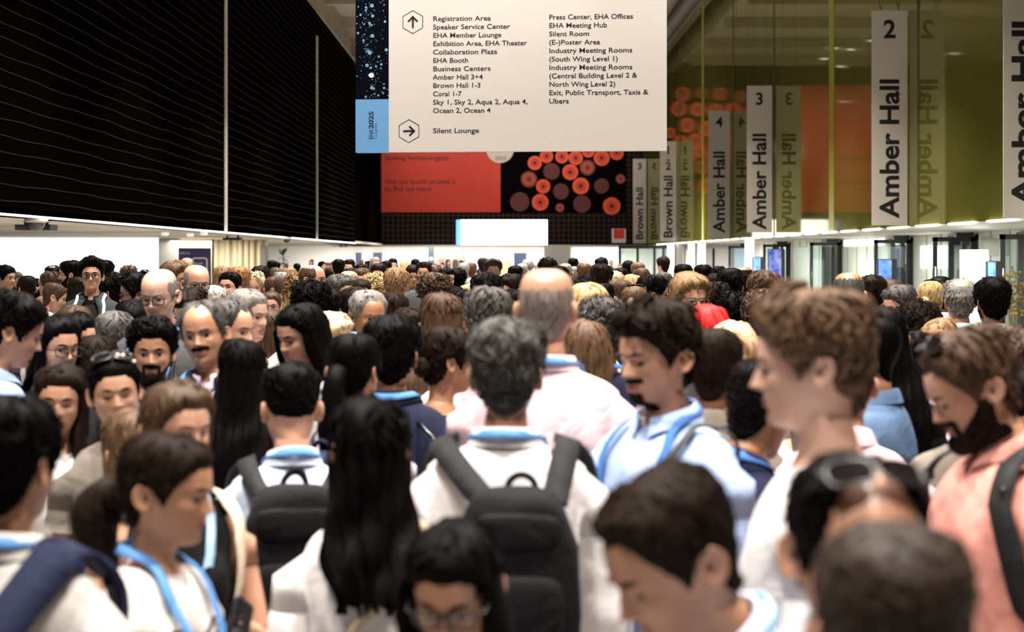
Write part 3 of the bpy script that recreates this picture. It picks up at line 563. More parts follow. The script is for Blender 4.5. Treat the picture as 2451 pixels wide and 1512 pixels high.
class Body:
    """one person's surface: loft(phi, s) with face features, normals and the pose"""
    def __init__(b, sex='m', zc=1.52, bw=1.0, hs=None, fat=0.0, seed=1, hy=0, hp=0, hr=0, lean=0, jaw=1.0, nose=1.0, smile=0.0, detail=True):
        b.sex, b.zc, b.seed, b.detail = sex, zc, seed, detail; b.hs = hs or (1.0 if sex == 'm' else .94); b.k = zc / 1.522; b.bw = bw
        T = RT.copy(); idx = np.arange(len(T)); wb = sstep(21, 26, idx)[:, None]
        sc = (1 - wb) * b.hs + wb * b.k; T[:, 0:3] *= sc; wy = (1 - wb[:, 0]) * b.hs + wb[:, 0] * b.k * bw
        T[:, 3] *= wy * (1 + fat * .5 * sstep(30, 36, idx)); T[:, 5] *= wy; T[:, 4] *= wy
        nk = np.exp(-((idx - 23.5) / 2.0) ** 2) * (.12 if sex == 'f' else -.02); T[:, 4] *= 1 - nk; T[:, 3] *= 1 - nk * .6; T[:, 5] *= 1 - nk * .5
        T[:, 4] *= 1 + (jaw - 1) * np.exp(-((idx - 17) / 4.0) ** 2)
        if sex == 'f':
            T[:, 4] *= 1 - .10 * np.exp(-((idx - 29.5) / 2.2) ** 2) - .10 * np.exp(-((idx - 35) / 1.6) ** 2) + .03 * np.exp(-((idx - 39) / 2) ** 2)
        T[:, 4] *= 1 + fat * .25 * sstep(31, 36, idx)
        T[:, 0:3] += zc; b.T = T; b.nose, b.smile = nose, smile
        ra = [math.radians(a) for a in (hp, hr, hy)]
        b.RH = np.array((Matrix.Rotation(ra[2], 3, 'Z') @ Matrix.Rotation(ra[0], 3, 'X') @ Matrix.Rotation(ra[1], 3, 'Y'))); b.ang = ra; b.lean = math.radians(lean)
        b.piv = np.array([0, .015, zc - .03])
    def row(b, s):
        s = np.clip(s, 0, len(b.T) - 1.0001); i = s.astype(int); t = (s - i)[..., None]; n = len(b.T) - 1
        p0, p1, p2, p3 = b.T[np.maximum(i - 1, 0)], b.T[i], b.T[np.minimum(i + 1, n)], b.T[np.minimum(i + 2, n)]
        return .5 * (2 * p1 + (p2 - p0) * t + (2 * p0 - 5 * p1 + 4 * p2 - p3) * t ** 2 + (3 * p1 - p0 - 3 * p2 + p3) * t ** 3)
    def loft(b, phi, s):
        phi, s = np.broadcast_arrays(np.asarray(phi, float), np.asarray(s, float)); r = b.row(s)
        c, sn = np.cos(phi), np.sin(phi); e = 1 - .16 * sstep(26, 32, s) - .06 * np.exp(-((s - 15) / 4) ** 2)
        cc = np.sign(c) * np.abs(c) ** e; ss = np.sign(sn) * np.abs(sn) ** e
        y0 = (r[..., 3] + r[..., 5]) / 2; ry = (r[..., 5] - r[..., 3]) / 2
        x = r[..., 4] * ss; y = y0 - ry * cc
        z = r[..., 1] + np.where(c > 0, (r[..., 0] - r[..., 1]) * c * c, (r[..., 2] - r[..., 1]) * c * c)
        if b.sex == 'f':
            g = np.exp(-((s - 32.6) / 1.5) ** 2) * (np.exp(-((np.abs(x) - .075 * b.bw) / .05) ** 2)) * (c > 0); y = y - .036 * b.k * g
        front = np.where((c > 0.05) & (s < 21.2) & (s > 1.5), sstep(.05, .4, c), 0)
        h = b.hs; X = np.abs(x) / h; Z = (z - b.zc) / h
        G = lambda cx, cz, sx, sz: np.exp(-((X - cx) / sx) ** 2 - ((Z - cz) / sz) ** 2)
        tz = np.clip((.120 - Z) / .036, 0, 1); wn = .0065 + .0055 * tz
        ridge = np.where(Z > .084, np.clip((.127 - Z) / .018, 0, 1), np.exp(-((Z - .084) / .0055) ** 2)) * (.007 + .017 * tz ** 1.3) * b.nose
        d = ridge * np.exp(-(X / wn) ** 2) + .0085 * G(.0125, .0805, .0058, .006) * b.nose
        d += -.0095 * G(.031, .1125, .0150, .0095) + .0045 * G(.031, .1115, .010, .0065) + .0042 * G(.026, .1335, .020, .0065)
        d += .0035 * G(.046, .092, .014, .014) - .004 * G(.040, .062, .012, .016)
        sm = b.smile
        d += .0048 * G(0, .0585, .019, .0042) + .0052 * G(0, .0465, .016, .0045) - .0035 * G(0, .0525, .021 + .006 * sm, .0018) - .0035 * G(0, .0375, .018, .0045)
        d += .005 * G(0, .018, .015, .010) - .0012 * G(0, .068, .0035, .006) + .004 * sm * G(.034, .070, .010, .010)
        return np.stack([x, y - d * h * front * b.detail, z], -1)
    def normal(b, phi, s):
        e = .012; es = .12
        du = b.loft(phi + e, s) - b.loft(phi - e, s); dv = b.loft(phi, np.minimum(np.asarray(s) + es, 39.9)) - b.loft(phi, np.maximum(np.asarray(s) - es, 0.02))
        n = np.cross(dv, du); l = np.linalg.norm(n, axis=-1, keepdims=True); return n / np.maximum(l, 1e-9)
    def pose(b, P, full_head=False):
        P = np.array(P, float); sh = P.shape; P = P.reshape(-1, 3)
        w = np.ones(len(P)) if full_head else sstep(b.zc - .085, b.zc - .005, P[:, 2])
        Q = (P - b.piv) @ b.RH.T + b.piv; P = P + (Q - P) * w[:, None]
        if b.lean:
            k = sstep(b.zc - .72, b.zc - .30, P[:, 2]) * b.lean; z0 = b.zc - .60
            y, z = P[:, 1].copy(), P[:, 2] - z0; P[:, 1] = y * np.cos(k) - z * np.sin(k); P[:, 2] = z0 + y * np.sin(k) + z * np.cos(k)
        return P.reshape(sh)
    def face_pt(b, x, z):
        if not hasattr(b, '_fg'):
            ph, s = np.meshgrid(np.radians(np.linspace(-80, 80, 81)), np.linspace(4.5, 20.5, 81)); b._fg = b.loft(ph, s).reshape(-1, 3)
        x, z = np.asarray(x, float), np.asarray(z, float); out = np.empty(x.shape)
        for k in np.ndindex(x.shape):
            d = (b._fg[:, 0] - x[k]) ** 2 + (b._fg[:, 2] - z[k]) ** 2; i = np.argpartition(d, 4)[:4]; w = 1 / (d[i] + 1e-8); out[k] = (b._fg[i, 1] * w).sum() / w.sum()
        return out
def grid_faces(nr, nc, wrap=False, off=0):
    i, j = np.meshgrid(np.arange(nr - 1), np.arange(nc if wrap else nc - 1), indexing='ij'); j2 = (j + 1) % nc
    return (np.stack([i * nc + j, i * nc + j2, (i + 1) * nc + j2, (i + 1) * nc + j], -1).reshape(-1, 4) + off)
def vnormals(V, F):
    N = np.zeros_like(V)
    for f4 in (F,):
        a = V[f4[:, 2]] - V[f4[:, 0]]; c = V[f4[:, 3]] - V[f4[:, 1]]; n = np.cross(a, c)
        for k in range(4): np.add.at(N, f4[:, k], n)
    return N / np.maximum(np.linalg.norm(N, axis=1, keepdims=True), 1e-9)
def tube_np(path, rad, n, flat=1.0, up0=None, close=True):
    """quad tube; flat squeezes the second axis. returns V, F(quads)"""
    P = np.asarray(path, float); m = len(P); rad = np.broadcast_to(np.asarray(rad, float), (m,)); T = np.gradient(P, axis=0); T /= np.maximum(np.linalg.norm(T, axis=1, keepdims=True), 1e-9)
    a = np.array(up0 if up0 is not None else ([1, 0, 0] if abs(T[0][0]) < .8 else [0, 1, 0]), float); V = []
    for i in range(m):
        a = a - T[i] * a.dot(T[i]); a /= max(np.linalg.norm(a), 1e-9); c = np.cross(T[i], a); th = np.arange(n) * 2 * np.pi / n
        V.append(P[i] + (np.cos(th)[:, None] * a + flat * np.sin(th)[:, None] * c) * rad[i])
    V = np.concatenate(V); F = grid_faces(m, n, True)
    if close:
        V = np.vstack([V, P[0], P[-1]]); i0, i1 = m * n, m * n + 1; k = np.arange(0, n); k2 = (k + 1) % n
        F = np.vstack([F, np.stack([k2, k, np.full(n, i0), np.full(n, i0)], -1), np.stack([(m - 1) * n + k, (m - 1) * n + k2, np.full(n, i1), np.full(n, i1)], -1)])
    return V, F
def fl(F):                                                          # quads with repeated corners become triangles
    F = np.asarray(F); return [tuple(f) if f[2] != f[3] else tuple(f[:3]) for f in F.tolist()]
LODS = {0: dict(M=30, hs=.4, bs=.5, arm=10, ring=12), 1: dict(M=22, hs=.5, bs=1, arm=8, ring=10), 2: dict(M=15, hs=1, bs=1, arm=6, ring=8), 3: dict(M=10, hs=1.5, bs=1, arm=5, ring=6)}
def arm_path(side, b, up, fo, L=1.0):
    k = b.k * L; S = np.array([side * .190 * b.bw * b.k, .003, b.zc - .19 * b.k]); u = np.array([side * up[0], up[1], up[2]], float); u /= np.linalg.norm(u)
    f = np.array([side * fo[0], fo[1], fo[2]], float); f /= np.linalg.norm(f); E = S + u * .285 * k; Wr = E + f * .255 * k; return S, E, Wr, u, f
ARMS = {'down': ((.10, .03, -1), (.03, -.18, -1)), 'fwd': ((.14, .0, -1), (-.28, -.9, -.12)), 'phone': ((.20, -.15, -1), (-.38, -.72, .30)), 'up': ((.25, -.45, -1), (-.30, -.45, .9)), 'cross': ((.2, .05, -1), (-.9, -.55, .05))}
def build_body(b, lod, arms=('down', 'down')):
    """one continuous surface: head, neck, torso, arms with hands, legs with feet"""
    L = LODS[lod]; M = L['M']; half = 180 * (np.arange(M + 1) / M) ** 1.22; phi = np.radians(np.concatenate([half, -half[-2:0:-1]])); N = len(phi)
    s = np.concatenate([[0.0], np.arange(.6, R_NECK, L['hs']), np.arange(R_NECK, R_ACROM, L['bs'] if lod else .5), np.arange(R_ACROM, R_CH + .01, .5 if lod == 0 else 1.0), np.arange(R_CH + (.5 if lod == 0 else 1), 40.001, L['bs'])]); nr = len(s)
    G = b.loft(phi[None, :], s[:, None]); V = [G.reshape(-1, 3)]; F = []; reg = [np.zeros(nr * N)]; srow = [np.repeat(s, N)]; tar = [np.full(nr * N, -1.0)]; ph = [np.tile(phi, nr)]
    deg = np.degrees(phi); r0 = int(np.argmin(abs(s - R_ACROM))); r1 = int(np.argmin(abs(s - R_CH)))
    cols = {1: [k for k in range(N) if 52 <= deg[k] <= 128], -1: [k for k in range(N) if -128 <= deg[k] <= -52]}
    cols[-1] = sorted(cols[-1], key=lambda k: deg[k])
    skip = set()
    for sd, cl in cols.items():
        for i in range(r0, r1):
            for a, c in zip(cl[:-1], cl[1:]): skip.add((i, a)); 
    for i in range(nr - 1):
        for j in range(N):
            if (i, j) not in skip: F.append((i * N + j, (i + 1) * N + j, (i + 1) * N + (j + 1) % N, i * N + (j + 1) % N))
    base = nr * N; hands = []
    def add(Vn, region, t, sr, p=0.0):
        nonlocal base
        V.append(Vn); reg.append(np.full(len(Vn), float(region))); tar.append(np.broadcast_to(np.asarray(t, float), (len(Vn),)).copy()); srow.append(np.full(len(Vn), float(sr))); ph.append(np.full(len(Vn), p)); o = base; base += len(Vn); return o
    flat = lambda: np.concatenate(V)
    for sd, cl in cols.items():
        top = [r0 * N + k for k in cl]; right = [i * N + cl[-1] for i in range(r0 + 1, r1)]; bot = [r1 * N + k for k in cl[::-1]]; left = [i * N + cl[0] for i in range(r1 - 1, r0, -1)]
        loop = top + right + bot + left; n = len(loop); A = flat(); LP = A[loop]; Cc = LP.mean(0)
        S, E, Wr, u, f = arm_path(sd, b, *ARMS[arms[0 if sd > 0 else 1]])
        out = np.array([sd, 0, 0.0]); d0 = LP - Cc; d0[:, 0] = 0; ang = np.arctan2(d0[:, 2], d0[:, 1])   # angle in the y-z plane
        k = b.k * b.bw ** .5; pts = [Cc + out * .020 * k + np.array([0, 0, .004]), S + out * .004 + u * .018, S + u * .07]; rads = [(.062, .066), (.055, .055), (.051, .051)]; ts = [.0, .04, .1]
        na = L['arm']
        for t in np.linspace(.2, 1, na): pts.append(S + u * (.285 * b.k * t)); rads.append((.049 - .010 * t,) * 2); ts.append(.5 * t)
        for t in np.linspace(.12, 1, na): 
            pts.append(E + f * (.255 * b.k * t)); r = .0405 + .003 * math.sin(t * 3.1) - .014 * t ** 2; rads.append((r, r * (1 - .15 * t))); ts.append(.5 + .5 * t)
        pts = np.array(pts); ax_prev = out; ea = np.array([0, 1.0, 0]); ez = np.array([0, 0, 1.0]); prev = loop
        T = np.gradient(pts, axis=0); T /= np.linalg.norm(T, axis=1, keepdims=True); T[0] = out
        for q in range(len(pts)):
            t = T[q]; v = np.cross(ax_prev, t); c = ax_prev.dot(t)
            if np.linalg.norm(v) > 1e-6:
                K = np.array([[0, -v[2], v[1]], [v[2], 0, -v[0]], [-v[1], v[0], 0]]); Rm = np.eye(3) + K + K @ K / (1 + c); ea = Rm @ ea; ez = Rm @ ez
            ax_prev = t; fm = k * (.86 if b.sex == 'f' else 1.0) * (1 if q > 1 else 1.0)
            ring = pts[q] + (np.cos(ang)[:, None] * ea * rads[q][0] + np.sin(ang)[:, None] * ez * rads[q][1]) * fm
            o = add(ring, 2, ts[q], 31)
            cur = [o + j for j in range(n)]
            for j in range(n):
                quad = (prev[j], prev[(j + 1) % n], cur[(j + 1) % n], cur[j]); F.append(quad[::-1])
            prev = cur
        # palm: the tube flattens and closes; fingers root inside it
        pal = [(.012, .031, .020), (.035, .040, .015), (.065, .041, .013), (.088, .036, .010)]
        nrm = ez
        for dl, wd, th in pal:
            ring = Wr + f * dl * k + (np.cos(ang)[:, None] * ea * wd + np.sin(ang)[:, None] * ez * th) * k * (.9 if b.sex == 'f' else 1); o = add(ring, 3, 1.0, 31); cur = [o + j for j in range(n)]
            for j in range(n):
                quad = (prev[j], prev[(j + 1) % n], cur[(j + 1) % n], cur[j]); F.append(quad[::-1])
            prev = cur
        o = add((Wr + f * .094 * k)[None], 3, 1.0, 31)
        for j in range(n): q_ = (prev[(j + 1) % n], prev[j], o, o); F.append(q_)
        curl = -ez * sd if arms[0 if sd > 0 else 1] == 'down' else ez * 1.0
        nf = 6 if lod < 2 else 4
        for fi, (off, ln, r) in enumerate(((-.029, .066, .0085), (-.010, .076, .009), (.010, .071, .0088), (.028, .056, .0078))):
            p0 = Wr + f * .080 * k - ea * off * k; dirs = f; path = [p0]; cdir = curl
            for st, bend in ((.42, .25), (.33, .6), (.25, .9)):
                dd = f * math.cos(bend) + cdir * math.sin(bend); path.append(path[-1] + dd * ln * st * k)
            v_, f_ = tube_np(path, np.array([1.05, 1.0, .92, .6]) * r * k, nf, up0=ea); o = add(v_, 3, 1.0, 31); F += [tuple(o + x for x in q) for q in f_.tolist()]
        p0 = Wr + f * .022 * k - ea * .026 * k * np.sign(-ea[1] if abs(ea[1]) > .05 else 1) * 1.0; td = -ea * np.sign(-ea[1] if abs(ea[1]) > .05 else 1)
        path = [p0, p0 + (td * .6 + f * .8) * .034 * k, p0 + (td * .6 + f * .8) * .034 * k + (td * .15 + f * .9 + curl * .45) * .028 * k, p0 + (td * .6 + f * .8) * .034 * k + (td * .1 + f * .85 + curl * .6) * .048 * k]
        v_, f_ = tube_np(path, np.array([.0125, .0105, .0095, .006]) * k, nf, up0=ez); o = add(v_, 3, 1.0, 31); F += [tuple(o + x for x in q) for q in f_.tolist()]
        hands.append((Wr + f * .075 * k, f, curl, ea))
    # legs
    A = flat(); last = (nr - 1) * N; yb_, yf_ = A[last + M][1], A[last][1]; zcr = A[last][2] - .03
    cr = add(np.array([[0, yf_ + (yb_ - yf_) * t, zcr - .015 * math.sin(math.pi * t)] for t in (.25, .5, .75)]), 4, -1, 40)
    for sd in (1, -1):
        idx = [last + (j if sd > 0 else (-j) % N) for j in range(0, M + 1)] + [cr + 2, cr + 1, cr]; n = len(idx); A = flat(); LP = A[idx]; hip = np.array([sd * .088 * b.k * b.bw, .008, zcr - .04])
        d0 = LP - np.array([sd * .088 * b.k, .012, 0]); ang = np.arctan2(d0[:, 1], d0[:, 0]); prev = idx; gz = zcr
        for t, yy, rx, ry in ((.10, .008, .083, .095), (.30, .0, .074, .082), (.55, -.008, .056, .060), (.62, -.006, .053, .056), (.75, .016, .052, .058), (.92, .02, .036, .040), (.955, .014, .038, .048)):
            ctr = np.array([sd * (.088 + .012 * t) * b.k, yy, gz * (1 - t)]); ring = ctr + np.stack([np.cos(ang) * rx, np.sin(ang) * ry, 0 * ang], -1) * b.k; o = add(ring, 4 if t < .93 else 5, t, 41); cur = [o + j for j in range(n)]
            for j in range(n): q_ = (prev[j], prev[(j + 1) % n], cur[(j + 1) % n], cur[j]); F.append(q_ if sd < 0 else q_[::-1])
            prev = cur
        for zz, yc, rx, ry in ((.030, -.045, .042, .115), (.004, -.05, .043, .122)):
            ctr = np.array([sd * .1 * b.k, yc, zz]); ring = ctr + np.stack([np.cos(ang) * rx, np.sin(ang) * ry, 0 * ang], -1); ring[:, 2] = zz; o = add(ring, 5, 1.0, 41); cur = [o + j for j in range(n)]
            for j in range(n): q_ = (prev[j], prev[(j + 1) % n], cur[(j + 1) % n], cur[j]); F.append(q_ if sd < 0 else q_[::-1])
            prev = cur
        o = add(np.array([[sd * .1 * b.k, -.05, .002]]), 5, 1.0, 41)
        for j in range(n): q_ = (prev[j], prev[(j + 1) % n], o, o); F.append(q_ if sd < 0 else (prev[(j + 1) % n], prev[j], o, o))
    # ears
    if lod < 3:
        nu = 14 if lod < 2 else 10
        for sd in (1, -1):
            h = b.hs; c = np.array([sd * .0745 * h, .012 * h, b.zc + .104 * h]); o_dir = np.array([sd * .80, .55, 0]); o_dir /= np.linalg.norm(o_dir); fw = np.array([0, -.97, .22]); upv = np.array([0, .22, .97]); rings = []
            for rr_, ou in ((1.0, -.004), (1.0, .012), (.93, .0185), (.80, .0165), (.62, .009), (.3, .006)):
                th = np.arange(nu) * 2 * np.pi / nu; sx = np.cos(th); sz = np.sin(th); taper = 1 - .25 * (sz < 0) * np.abs(sz)
                back = np.clip(.5 - .5 * sx, 0, 1)                       # the rear rim stands out, the front joins the cheek
                P = c + fw * (sx * .0175 * taper * rr_ * h)[:, None] + upv * (sz * .0315 * rr_ * h)[:, None] + o_dir * ((ou * (.35 + .85 * back)) * h)[:, None]; rings.append(P)
            o = add(np.concatenate(rings), 0, -1, 10); gf = grid_faces(6, nu, True, o); F += [tuple(q) if sd < 0 else tuple(q[::-1]) for q in gf.tolist()]
    V = flat(); F = np.array(F, dtype=int)
    return V, F, np.concatenate(reg), np.concatenate(srow), np.concatenate(tar), np.concatenate(ph), hands
def sub_mesh(V, F, keep):
    F = F[keep]; u, inv = np.unique(F, return_inverse=True); return V[u], inv.reshape(F.shape), u
# ---------------------------------------------------------------- hair
def hairline(a, st):
    rec = st.get('rec', 0.0)
    xs = [0, 22, 42, 58, 70, 79, 86, 92, 104, 116, 132, 150, 180]; ys = [.181 + rec * .035, .184 + rec * .045, .170 + rec * .035, .148, .118, .092, .112, .128, .122, .085 + .35 * st.get('nape', 0), .040 + .75 * st.get('nape', 0), .020 + st.get('nape', 0), .014 + st.get('nape', 0)]
    return np.interp(a, xs, ys)
def hair_cap(b, st, lod, rng):
    """hair that sits on the skull; returns V, F, surface function for the locks"""
    h = b.hs; sd = b.seed; nph = {0: 96, 1: 64, 2: 40, 3: 26}[lod]; ns = {0: 46, 1: 32, 2: 20, 3: 13}[lod]
    top, side, back = st.get('top', .022), st.get('side', .010), st.get('back', .012); q = st.get('quiff', 0.0); amp = st.get('rough', .35); fr = st.get('freq', 60); part = st.get('part', 0)
    bald = st.get('bald', 0.0)
    def thick(ph, s, P):
        a = np.abs(np.degrees((ph + np.pi) % (2 * np.pi) - np.pi)); Z = (P[..., 2] - b.zc) / h; dist = Z - hairline(a, st)
        u = np.clip((Z - .125) / .075, 0, 1) ** 1.2; sb = side + (back - side) * sstep(100, 150, a); T = sb + (top - sb) * u + q * np.exp(-(a / 48.0) ** 2) * u + part * .010 * u * np.sin(ph + .6)
        T = T * (1 + amp * wob(P, fr, sd) + amp * .5 * wob(P, fr * 2.3, sd * 1.7))
        m = sstep(-.002, st.get('edge', .018), dist)
        if bald:                                                     # bare crown: a horseshoe of hair is left
            zz = .168 - .03 * bald + .010 * wob(P, 170, sd) + .005 * wob(P, 420, sd); m = m * (1 - sstep(zz - .012, zz + .045, Z)) * sstep(55, 75, a)
        if st.get('spot'):                                           # bare spot on the crown
            d2 = np.hypot(P[..., 0] / h, (P[..., 1] / h - .055)); m = m * sstep(st['spot'], st['spot'] + .022, np.where(Z > .15, d2, 9))
        return np.maximum(T, .0015) * m * h - .0008 * (m <= 0), m
    ph = np.linspace(-np.pi, np.pi, nph, endpoint=False); s = np.concatenate([[.05], np.linspace(.7, 20.5, ns)])
    PH, S_ = np.meshgrid(ph, s); P = b.loft(PH, S_); Nn = b.normal(PH, S_); Nn[0] = (0, 0, 1); Tt, m = thick(PH, S_, P); Q = P + Nn * (Tt[..., None] + .0005)
    F = grid_faces(len(s), nph, True); mk = m.reshape(-1); keep = (mk[F].max(1) > .02)
    # the hair is a solid shell: an inner skin closes it under the rim
    V, Fk, u = sub_mesh(Q.reshape(-1, 3), F, keep)
    def surf(ph_, s_, lift=0.0):
        P_ = b.loft(ph_, s_); N_ = b.normal(ph_, s_); T_, m_ = thick(ph_, s_, P_); return P_ + N_ * (T_ + lift)[..., None], N_, m_
    return V, Fk, surf
def locks(b, st, surf, n, lod, rng):
    """tapering tufts lying on the hair"""
    if n <= 0: return None
    ph = rng.uniform(-np.pi, np.pi, n * 2); s = 20 * rng.uniform(0.02, 1, n * 2) ** .8 + .3
    _, _, m = surf(ph, s); ok = m > .25; ph, s = ph[ok][:n], s[ok][:n]; n = len(ph)
    if n == 0: return None
    K = 6; k = np.linspace(0, 1, K)[None, :]; ln = st.get('len', 3.0) * rng.uniform(.6, 1.2, n)[:, None]; curl = st.get('curl', 0.0)
    a = np.abs(np.degrees(ph))[:, None]; dirs = np.where((a < 50) & (s[:, None] < 7), st.get('comb', -.4), 1.0) * ln   # front hair is combed back or forward
    side = rng.normal(0, .10 + .1 * st.get('mess', .5), n)[:, None] + st.get('sweep', 0) * np.exp(-(a / 70) ** 2) * (s[:, None] < 8)
    phk = ph[:, None] + side * k + curl * .10 * np.sin(k * 9 + rng.uniform(0, 6, n)[:, None]); sk = np.clip(s[:, None] + dirs * k + curl * .5 * np.cos(k * 9 + rng.uniform(0, 6, n)[:, None]), .3, 20.4)
    lift = (st.get('lift', .004) * np.sin(np.pi * k ** .8) * rng.uniform(.4, 1.3, n)[:, None] - .004 * k ** 3 + curl * .005 * np.sin(k * 8 + rng.uniform(0, 6, n)[:, None])) * b.hs
    P, N_, m2 = surf(phk, sk)
    if 'long' not in st and not st.get('fr'):                        # no tuft crosses the hairline onto skin
        bad = m2.min(1) < .30; f = np.where(bad, .25, 1.0)[:, None]; phk = ph[:, None] + (phk - ph[:, None]) * f; sk = s[:, None] + (sk - s[:, None]) * f; lift = lift * np.where(bad, .5, 1)[:, None]; P, N_, m2 = surf(phk, sk)
    P = P + N_ * lift[..., None]
    T = np.gradient(P, axis=1); T /= np.maximum(np.linalg.norm(T, axis=2, keepdims=True), 1e-9); Sd = np.cross(T, N_); Sd /= np.maximum(np.linalg.norm(Sd, axis=2, keepdims=True), 1e-9)
    w = st.get('wid', .0055) * (1.3 if lod > 1 else 1) * np.array([.5, 1, 1, .85, .55, .08])[None, :, None] * rng.uniform(.6, 1.3, n)[:, None, None]
    V = np.stack([P + Sd * w, P + N_ * w * .55, P - Sd * w], 2).reshape(-1, 3); f = []
    for i in range(K - 1):
        for j in range(3): f.append((i * 3 + j, i * 3 + (j + 1) % 3, i * 3 + 3 + (j + 1) % 3, i * 3 + 3 + j))
    F = (np.array(f)[None] + (np.arange(n) * K * 3)[:, None, None]).reshape(-1, 4); return V, F
def drape(b, st, lod, rng):
    """long hair hanging from the back and sides of the head as one thick body of hair"""
    h = b.hs; Lz = st['long']; op = math.radians(st.get('open', 72)); nc = {0: 54, 1: 36, 2: 24, 3: 16}[lod]; nz = {0: 44, 1: 28, 2: 18, 3: 12}[lod]
    c = np.linspace(-1, 1, nc); ph = np.sign(c) * (np.pi - (1 - np.abs(c)) * 0 - np.abs(c) * 0) ; ph = np.where(c >= 0, np.pi - c * (np.pi - op), -np.pi - c * (np.pi - op))
    zt, zs = b.zc + .150 * h, b.zc - .085; ze = b.zc - Lz; t = np.linspace(0, 1, nz); T = st.get('side', .016); wB = st.get('wB', .105) * b.k; wave = st.get('wave', .004)
    P0 = b.loft(ph, np.full(nc, 6.4)); N0 = b.normal(ph, np.full(nc, 6.4)); out = P0 + N0 * T * h
    rows_o, rows_i = [], []
    rag = rng.normal(0, .010, nc) * st.get('rag', 1.0)
    for i, tt in enumerate(t):
        z = zt + (ze + rag * tt - zt) * tt; u = sstep(zt - .03, zs - .02, z)
        hang = out[:, :2] * (1.0 + .05 * np.sin(np.pi * min(1, tt * 1.3)))[None] if np.isscalar(tt) else out[:, :2]
        z_rel = (z - b.zc) / b.k; yb = np.interp(-z_rel, [.05, .08, .12, .20, .3, .45, .6], [.072, .085, .105, .128, .134, .118, .115]) * b.k * b.bw + st.get('off', .018)
        xb = c * wB * (1 + .12 * sstep(0, .4, tt) - .38 * sstep(.72, 1, tt) * st.get('taper', 1.0)); ybk = yb + .032 * (1 - c * c)
        if Lz < .12: u = u * 0.25
        x = hang[:, 0] * (1 - u) + xb * u; y = hang[:, 1] * (1 - u) + ybk * u
        y = y + wave * np.sin(z * 38 + c * 5 + b.seed) * sstep(.15, .6, tt) ; x = x + wave * 1.2 * np.sin(z * 31 + b.seed * 2 + c * 9) * sstep(.15, .6, tt)
        ridge = st.get('ridge', .0035) * (np.sin(c * 23 + b.seed) + .6 * np.sin(c * 41 + 2 * b.seed + z * 6))
        ctr = np.array([0, np.mean(y) - .06]); dx, dy = x - ctr[0], y - ctr[1]; l = np.maximum(np.hypot(dx, dy), 1e-6)
        thk = (.026 * (1 - .55 * sstep(.75, 1, tt)) + .004) * (1 - .75 * np.abs(c) ** 6)
        rows_o.append(np.stack([x + dx / l * ridge, y + dy / l * ridge, z], -1)); rows_i.append(np.stack([x - dx / l * thk, y - dy / l * thk, z], -1))
    Vt = np.concatenate([np.concatenate([o, i_[::-1]]) for o, i_ in zip(rows_o, rows_i)]); n2 = 2 * nc; F = grid_faces(nz, n2, True)[:, ::-1]
    k = np.arange(nc - 1); lst = (nz - 1) * n2; cap = np.stack([lst + k, lst + n2 - 1 - k, lst + n2 - 2 - k, lst + k + 1], -1)
    return Vt, np.vstack([F, cap])
